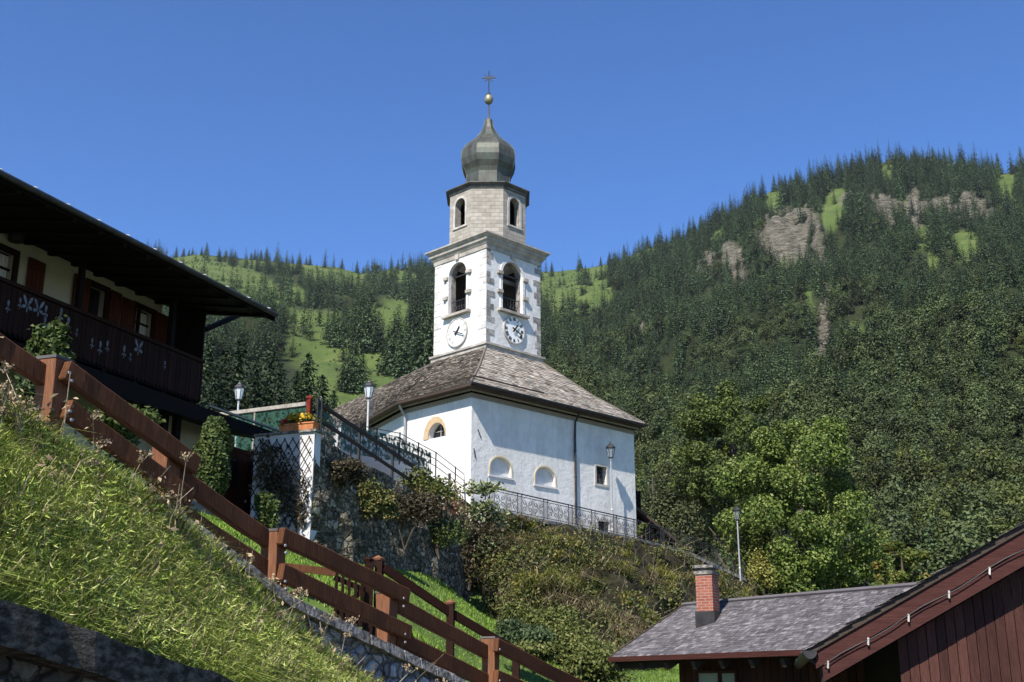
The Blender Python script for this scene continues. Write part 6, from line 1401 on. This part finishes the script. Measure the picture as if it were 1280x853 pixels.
for nm, mt, lb_ in (('yellow_tussocks', 'slope_grass', 'arching yellow green grass tussocks on the steep bank'), ('olive_tussocks', 'olive_grass', 'darker olive green grass tussocks on the steep bank'), ('straw_tussocks', 'straw_grass', 'straw coloured dry grass tussocks on the steep bank')):
    o = blade_obj(nm, sets[mt], mt); tag(o, lb_, 'undergrowth', kind='stuff')
C, s_, t_ = onbank(120)
for c, tq in zip(C, t_):
    if tq > .88: continue
    r_ = rng.uniform(.3, .75); m_ = int(150 * r_ / .5); q_ = c + rng.normal(size=(m_, 3)) * [r_ * .55, r_ * .4, r_ * .42] + [0, -.25, .22]; lp.append(leaves(q_, np.full(m_, .055), None, .4, .5))
o = leaf_obj('bank_shrubs', lp, 'slope_leaf'); tag(o, 'low brown green brambles between the tussocks on the steep bank', 'undergrowth', kind='stuff')
tw_ = MB(); C, s_, t_ = onbank(260)
for c in C:
    b = Vector(c); h = g.uniform(.4, 1.1); tw_.tube([b, b + Vector((g.gauss(0, .2), -.2, h * .6)), b + Vector((g.gauss(.1, .35), -.45, h))], [.012, .008, .004], 4, False)
tag(tw_.build('bank_twigs', 'twig', uv=False), 'bare pale twigs sticking out of the steep bank', 'undergrowth', kind='stuff')
# shrubs as things: foliage and stem
def shrub(name, label, c, r, n, size, mat, cat='shrub', seed=0, lobes=9, group=None, stem=True):
    gg = np.random.default_rng(500 + seed); c = Vector(c); t_ = thing(name, label, cat, (c.x, c.y, c.z - r[2])); L = [(gg.uniform(-.62, .62, 3), gg.uniform(.34, .55)) for _ in range(lobes)]
    pts, out = [], []
    for i in range(n):
        q_, rr_ = L[gg.integers(lobes)]; d_ = gg.normal(size=3); d_ /= np.linalg.norm(d_); p = q_ + d_ * rr_ * gg.uniform() ** .35; pts.append((p + gg.normal(size=3) * .07) * np.array(r) + [0, 0, r[2]]); out.append(d_)
    V, F = leaves(np.array(pts), np.full(n, size), np.array(out), .45, .7); np_obj('foliage', V, [F], mat, t_)
    if stem:
        m = MB(); base = Vector((c.x, c.y, c.z - r[2]))
        for k in range(4): e = Vector(pts[k * 7]) * .8; m.tube([base - ZZ * .1, base + e * .5, base + e], [.03, .022, .008], 5)
        m.build('stem', 'bark', t_, uv=False)
    return t_
def col_shrub(name, label, c0, h, r, n, size, mat, seed):
    gg = np.random.default_rng(900 + seed); c0 = Vector(c0); t_ = thing(name, label, 'shrub', c0); f = gg.uniform(.02, 1, n); a = gg.uniform(0, 6.28, n); rr_ = r * (np.sin(np.pi * np.clip(f * .86 + .1, 0, 1)) ** .6) * (1 + .22 * np.sin(a * 3 + f * 9)) * gg.uniform(.45, 1.08, n) ** .5
    pts = np.stack([np.cos(a) * rr_, np.sin(a) * rr_, f * h], 1); V, F = leaves(pts, np.full(n, size), np.stack([np.cos(a), np.sin(a), .3 + 0 * a], 1), .5, .9); np_obj('foliage', V, [F], mat, t_)
    MB().tube([c0 - ZZ * .1, c0 + ZZ * h * .8], [.05, .015], 6).build('stem', 'bark', t_, uv=False); return t_
cA = at(262, 622, 27.5); cT = at(262, 522, 27.5)
col_shrub('columnar_shrub', 'tall narrow evergreen shrub in front of the chalet porch', cA, cT.z - cA.z, .42, 5200, .05, 'shrub_leaf', 1)
c = at(334, 637, 29); shrub('round_shrub', 'small round clipped bush at the foot of the trellis wall', c, (.36, .36, .46), 2600, .045, 'shrub_leaf', 'shrub', 2)
c = at(56, 452, 17.5); shrub('garden_shrub', 'feathery evergreen shrub rising just behind the nearest fence post', c, (.42, .42, .75), 3000, .05, 'shrub_leaf', 'shrub', 3)
c = at(150, 535, 19); shrub('garden_shrub', 'low evergreen shrub behind the rails between the first two fence posts', c, (.55, .5, .42), 2600, .05, 'shrub_leaf', 'shrub', 4)
c = at(36, 490, 15); shrub('garden_shrub', 'dark bluish shrub seen between the rails left of the nearest post', c, (.32, .3, .35), 1400, .045, 'blue_leaf', 'shrub', 5)
c = at(128, 585, 15); shrub('garden_shrub', 'dark low shrub under the lower rail right of the nearest post', c, (.4, .35, .3), 1500, .045, 'blue_leaf', 'shrub', 6)
# dark climber on the trellis
C = []
for (x, y, sx, sz, n_) in ((352, 590, .34, .26, 420), (340, 565, .25, .12, 120), (365, 622, .30, .40, 420), (345, 612, .3, .3, 300), (378, 640, .16, .3, 160), (330, 580, .12, .4, 160)):
    u_, z_1 = uzT(x, y); q_ = rng.normal(size=(n_, 3)) * [sx, .05, sz]; C.append(np.array([list(fT(min(u_ + a, -.04), z_1 + b, .12 + abs(k))) for a, k, b in q_]))
cl = thing('climbing_plant', 'dark leafy climber spreading over the diamond trellis', 'climber', fT(-.8, GZ, .12)); C = np.concatenate(C) - np.array(worldloc(cl)); V, F = leaves(C, np.full(len(C), .06), None, .2, .5); np_obj('foliage', V, [F], 'shade_plant', cl)
m = MB(); b0 = fT(-.9, GZ, .12)
for dx in (-.4, -.1, .3): m.tube([b0, b0 + TX * dx * .5 + ZZ * 1.2, b0 + TX * dx + ZZ * 2.4], [.02, .015, .006], 5)
m.build('stem', 'bark', cl, uv=False)
# plants hanging over the stone wall top
WP = [(432, 588, .6, .35, 'dark withered shrub near the upper end of the stone wall'), (462, 622, .95, .65, 'dark brown shrub hanging down the upper half of the stone wall'), (505, 645, 1.15, .85, 'brown leafy shrub hanging on the middle of the stone wall'), (548, 655, 1.2, .95, 'mixed brown green shrub hanging below the middle of the handrail'), (585, 690, 1.1, 1.1, 'dark shrub hanging at the lower end of the stone wall'), (598, 735, .8, 1.0, 'dark trailing shrub low on the end of the stone wall')]
for i, (x, y, rx, rz_, lb) in enumerate(WP):
    u_, z_1 = uzS(x, y, .3); shrub('hanging_shrub', lb, fS(u_, z_1, .35), (rx * 1.2, .45, rz_ * 1.15), int(5200 * rx), .052, ['shade_plant', 'slope_leaf', 'shade_plant', 'shrub_leaf', 'shade_plant', 'slope_leaf'][i], 'shrub', 20 + i)
u_, z_1 = uzS(528, 605, .1); shrub('hanging_shrub', 'bright yellow green shrub spilling over the wall top under the handrail', fS(u_, z_1, .1), (1.15, .5, .62), 2800, .07, 'hedge_leaf', 'shrub', 31)
u_, z_1 = uzS(582, 642, .4); sm_ = thing('smoke_plant', 'pale grey feathery plant drooping over the end of the stone wall', 'shrub', fS(u_, z_1, .4)); b = np.array([list(fS(u_ - 1.2 + 2.2 * f, z_1 + .9 - 1.9 * f, .4)) for f in rng.uniform(0, 1, 900)]) + rng.normal(size=(900, 3)) * .13 - np.array(worldloc(sm_)); V, F = leaves(b, np.full(900, .035), None, .2, .5); np_obj('foliage', V, [F], 'dry_flower', sm_)
# sapling at the corner of wall and bank
sp_ = at(600, 735, 43.6); st = thing('sapling', 'young pale leaved tree growing at the corner of the stone wall and the bank', 'tree', sp_); top = at(612, 592, 43.6); C, O_ = [], []; m = MB(); L0 = Vector((0, 0, 0)); Hs = top.z - sp_.z
m.tube([sp_ - ZZ * .2, sp_ + Vector((.05, 0, Hs * .5)), sp_ + Vector((.25, 0, Hs * .96))], [.06, .045, .012], 6)
for i in range(46):
    z_1 = Hs * g.uniform(.12, .97); a = g.uniform(0, 6.28); L = g.uniform(.45, 1.25) * (1.15 - .6 * z_1 / Hs); e = Vector((.25 * z_1 / Hs + math.cos(a) * L, math.sin(a) * L * .8, z_1 + L * .25)); m.tube([sp_ + Vector((.2 * z_1 / Hs, 0, z_1 - .15)), sp_ + e], [.014, .004], 4)
    for k in range(44): f = g.uniform(.25, 1.05); C.append([.2 * z_1 / Hs * (1 - f) + e.x * f + g.gauss(0, .10), e.y * f + g.gauss(0, .10), (z_1 - .15) * (1 - f) + e.z * f + g.gauss(0, .09) - .05])
V, F = leaves(np.array(C), np.full(len(C), .10), None, .8, .5, .5); np_obj('foliage', V, [F], 'sapling_leaf', st); m.build('trunk', 'bark', st, uv=False)
# hedge and blue green ground cover at the foot of the bank
hdg = [((672, 778, 37.5), (1.3, 1.0, .75)), ((705, 812, 35.5), (1.3, 1.1, .85)), ((738, 848, 33.5), (1.15, 1.0, .95))]
lb = ['rounded hedge bush at the upper end of the row below the bank', 'middle rounded hedge bush of the row below the bank', 'rounded hedge bush nearest the barn eave below the bank']
for i, (q_, r_) in enumerate(hdg): shrub('hedge_bush', lb[i], at(*q_), r_, 8500, .055, 'hedge_leaf', 'hedge', 40 + i, 14, 'hedge bushes at the foot of the bank')
c = at(648, 792, 30); shrub('spreading_shrub', 'low spreading soft green shrub behind the slim fence', c, (.8, .6, .34), 5200, .05, 'blue_leaf', 'shrub', 50)
c = at(668, 818, 27.5); shrub('spreading_shrub', 'smaller soft green shrub spreading below the hedge', c, (.6, .5, .32), 2600, .05, 'hedge_leaf', 'shrub', 51)
# leafy trees on the right
def leafy(name, label, x, y_top, Y, half_w, zb_, n, size, mat, seed, lobes=26, fill=.22, tier=0, lo=.06):
    top = at(x, y_top, Y); h = top.z - zb_; t_ = thing(name, label, 'tree', (top.x, top.y, zb_)); V, F = broad_geo(h, half_w, n, size, seed, lobes, lo, fill, .5, tier); np_obj('crown', V, [F], mat, t_)
    t_.location = (0, 0, 0); mb = trunk_mb(h * .9, h * .022, 9, seed, half_w * .7); mb.build('trunk', 'bark', t_, uv=False); t_.location = (top.x, top.y, zb_); return t_
leafy('maple_tree', 'large bright green leafy tree behind the barn roof', 992, 508, 66, 4.9, 1.0, 74000, .092, 'maple_leaf', 71, 95, .3, 1)
leafy('dark_leafy_tree', 'darker rounded leafy tree just behind the bright tree', 912, 470, 78, 4.3, 2.5, 40000, .10, 'dark_tree_leaf', 72, 70, .3, 1, .36)
leafy('turning_bush', 'small bushy tree with reddish tips beside the barn roof ridge', 1125, 671, 62, 2.0, 3.0, 7000, .11, 'bush_leaf', 73, 30, .3, 1)
leafy('grey_leafy_tree', 'loose olive green tree beside the far end of the chapel', 846, 560, 96, 3.0, 4.5, 16000, .12, 'olive_tree_leaf', 74, 16)
leafy('grey_leafy_tree', 'narrow olive green tree close to the chapel corner', 815, 575, 104, 2.2, 5.0, 11000, .12, 'olive_tree_leaf', 75, 12)
leafy('hedge_tree', 'low green bush under the dark lantern lamp at the railing end', 948, 655, 66, 1.8, 2.5, 5000, .11, 'dark_tree_leaf', 76, 12)
# plants rooted at the end of the terrace
c = at(955, 715, 62.5); shrub('terrace_shrub', 'pale brown shrub at the end of the iron railing beside the chimney', c, (1.1, .9, 1.4), 3000, .07, 'slope_grass', 'shrub', 60)
c = at(802, 662, 54.2); shrub('terrace_shrub', 'small yellow green plant growing at the railing by the chapel corner', c, (.3, .3, .3), 420, .05, 'hedge_leaf', 'shrub', 61)
# ------------------------------------------------------------------ air: even thin haze round the whole valley
t = NT('air'); t.t.nodes.remove(t.b); pv_ = t.n('ShaderNodeVolumePrincipled'); pv_.inputs['Color'].default_value = (.80, .88, 1, 1); pv_.inputs['Density'].default_value = .000028; pv_.inputs['Anisotropy'].default_value = .2
t.put(t.o.inputs['Volume'], pv_.outputs[0]); M['air'] = t.m
hzo = MB().hexa([(-1850, -200, -8), (1850, -200, -8), (1850, 2400, -8), (-1850, 2400, -8)], [(-1850, -200, 900), (1850, -200, 900), (1850, 2400, 900), (-1850, 2400, 900)]).build('haze', 'air', uv=False); tag(hzo, 'thin summer haze in the valley air', 'haze', kind='stuff')
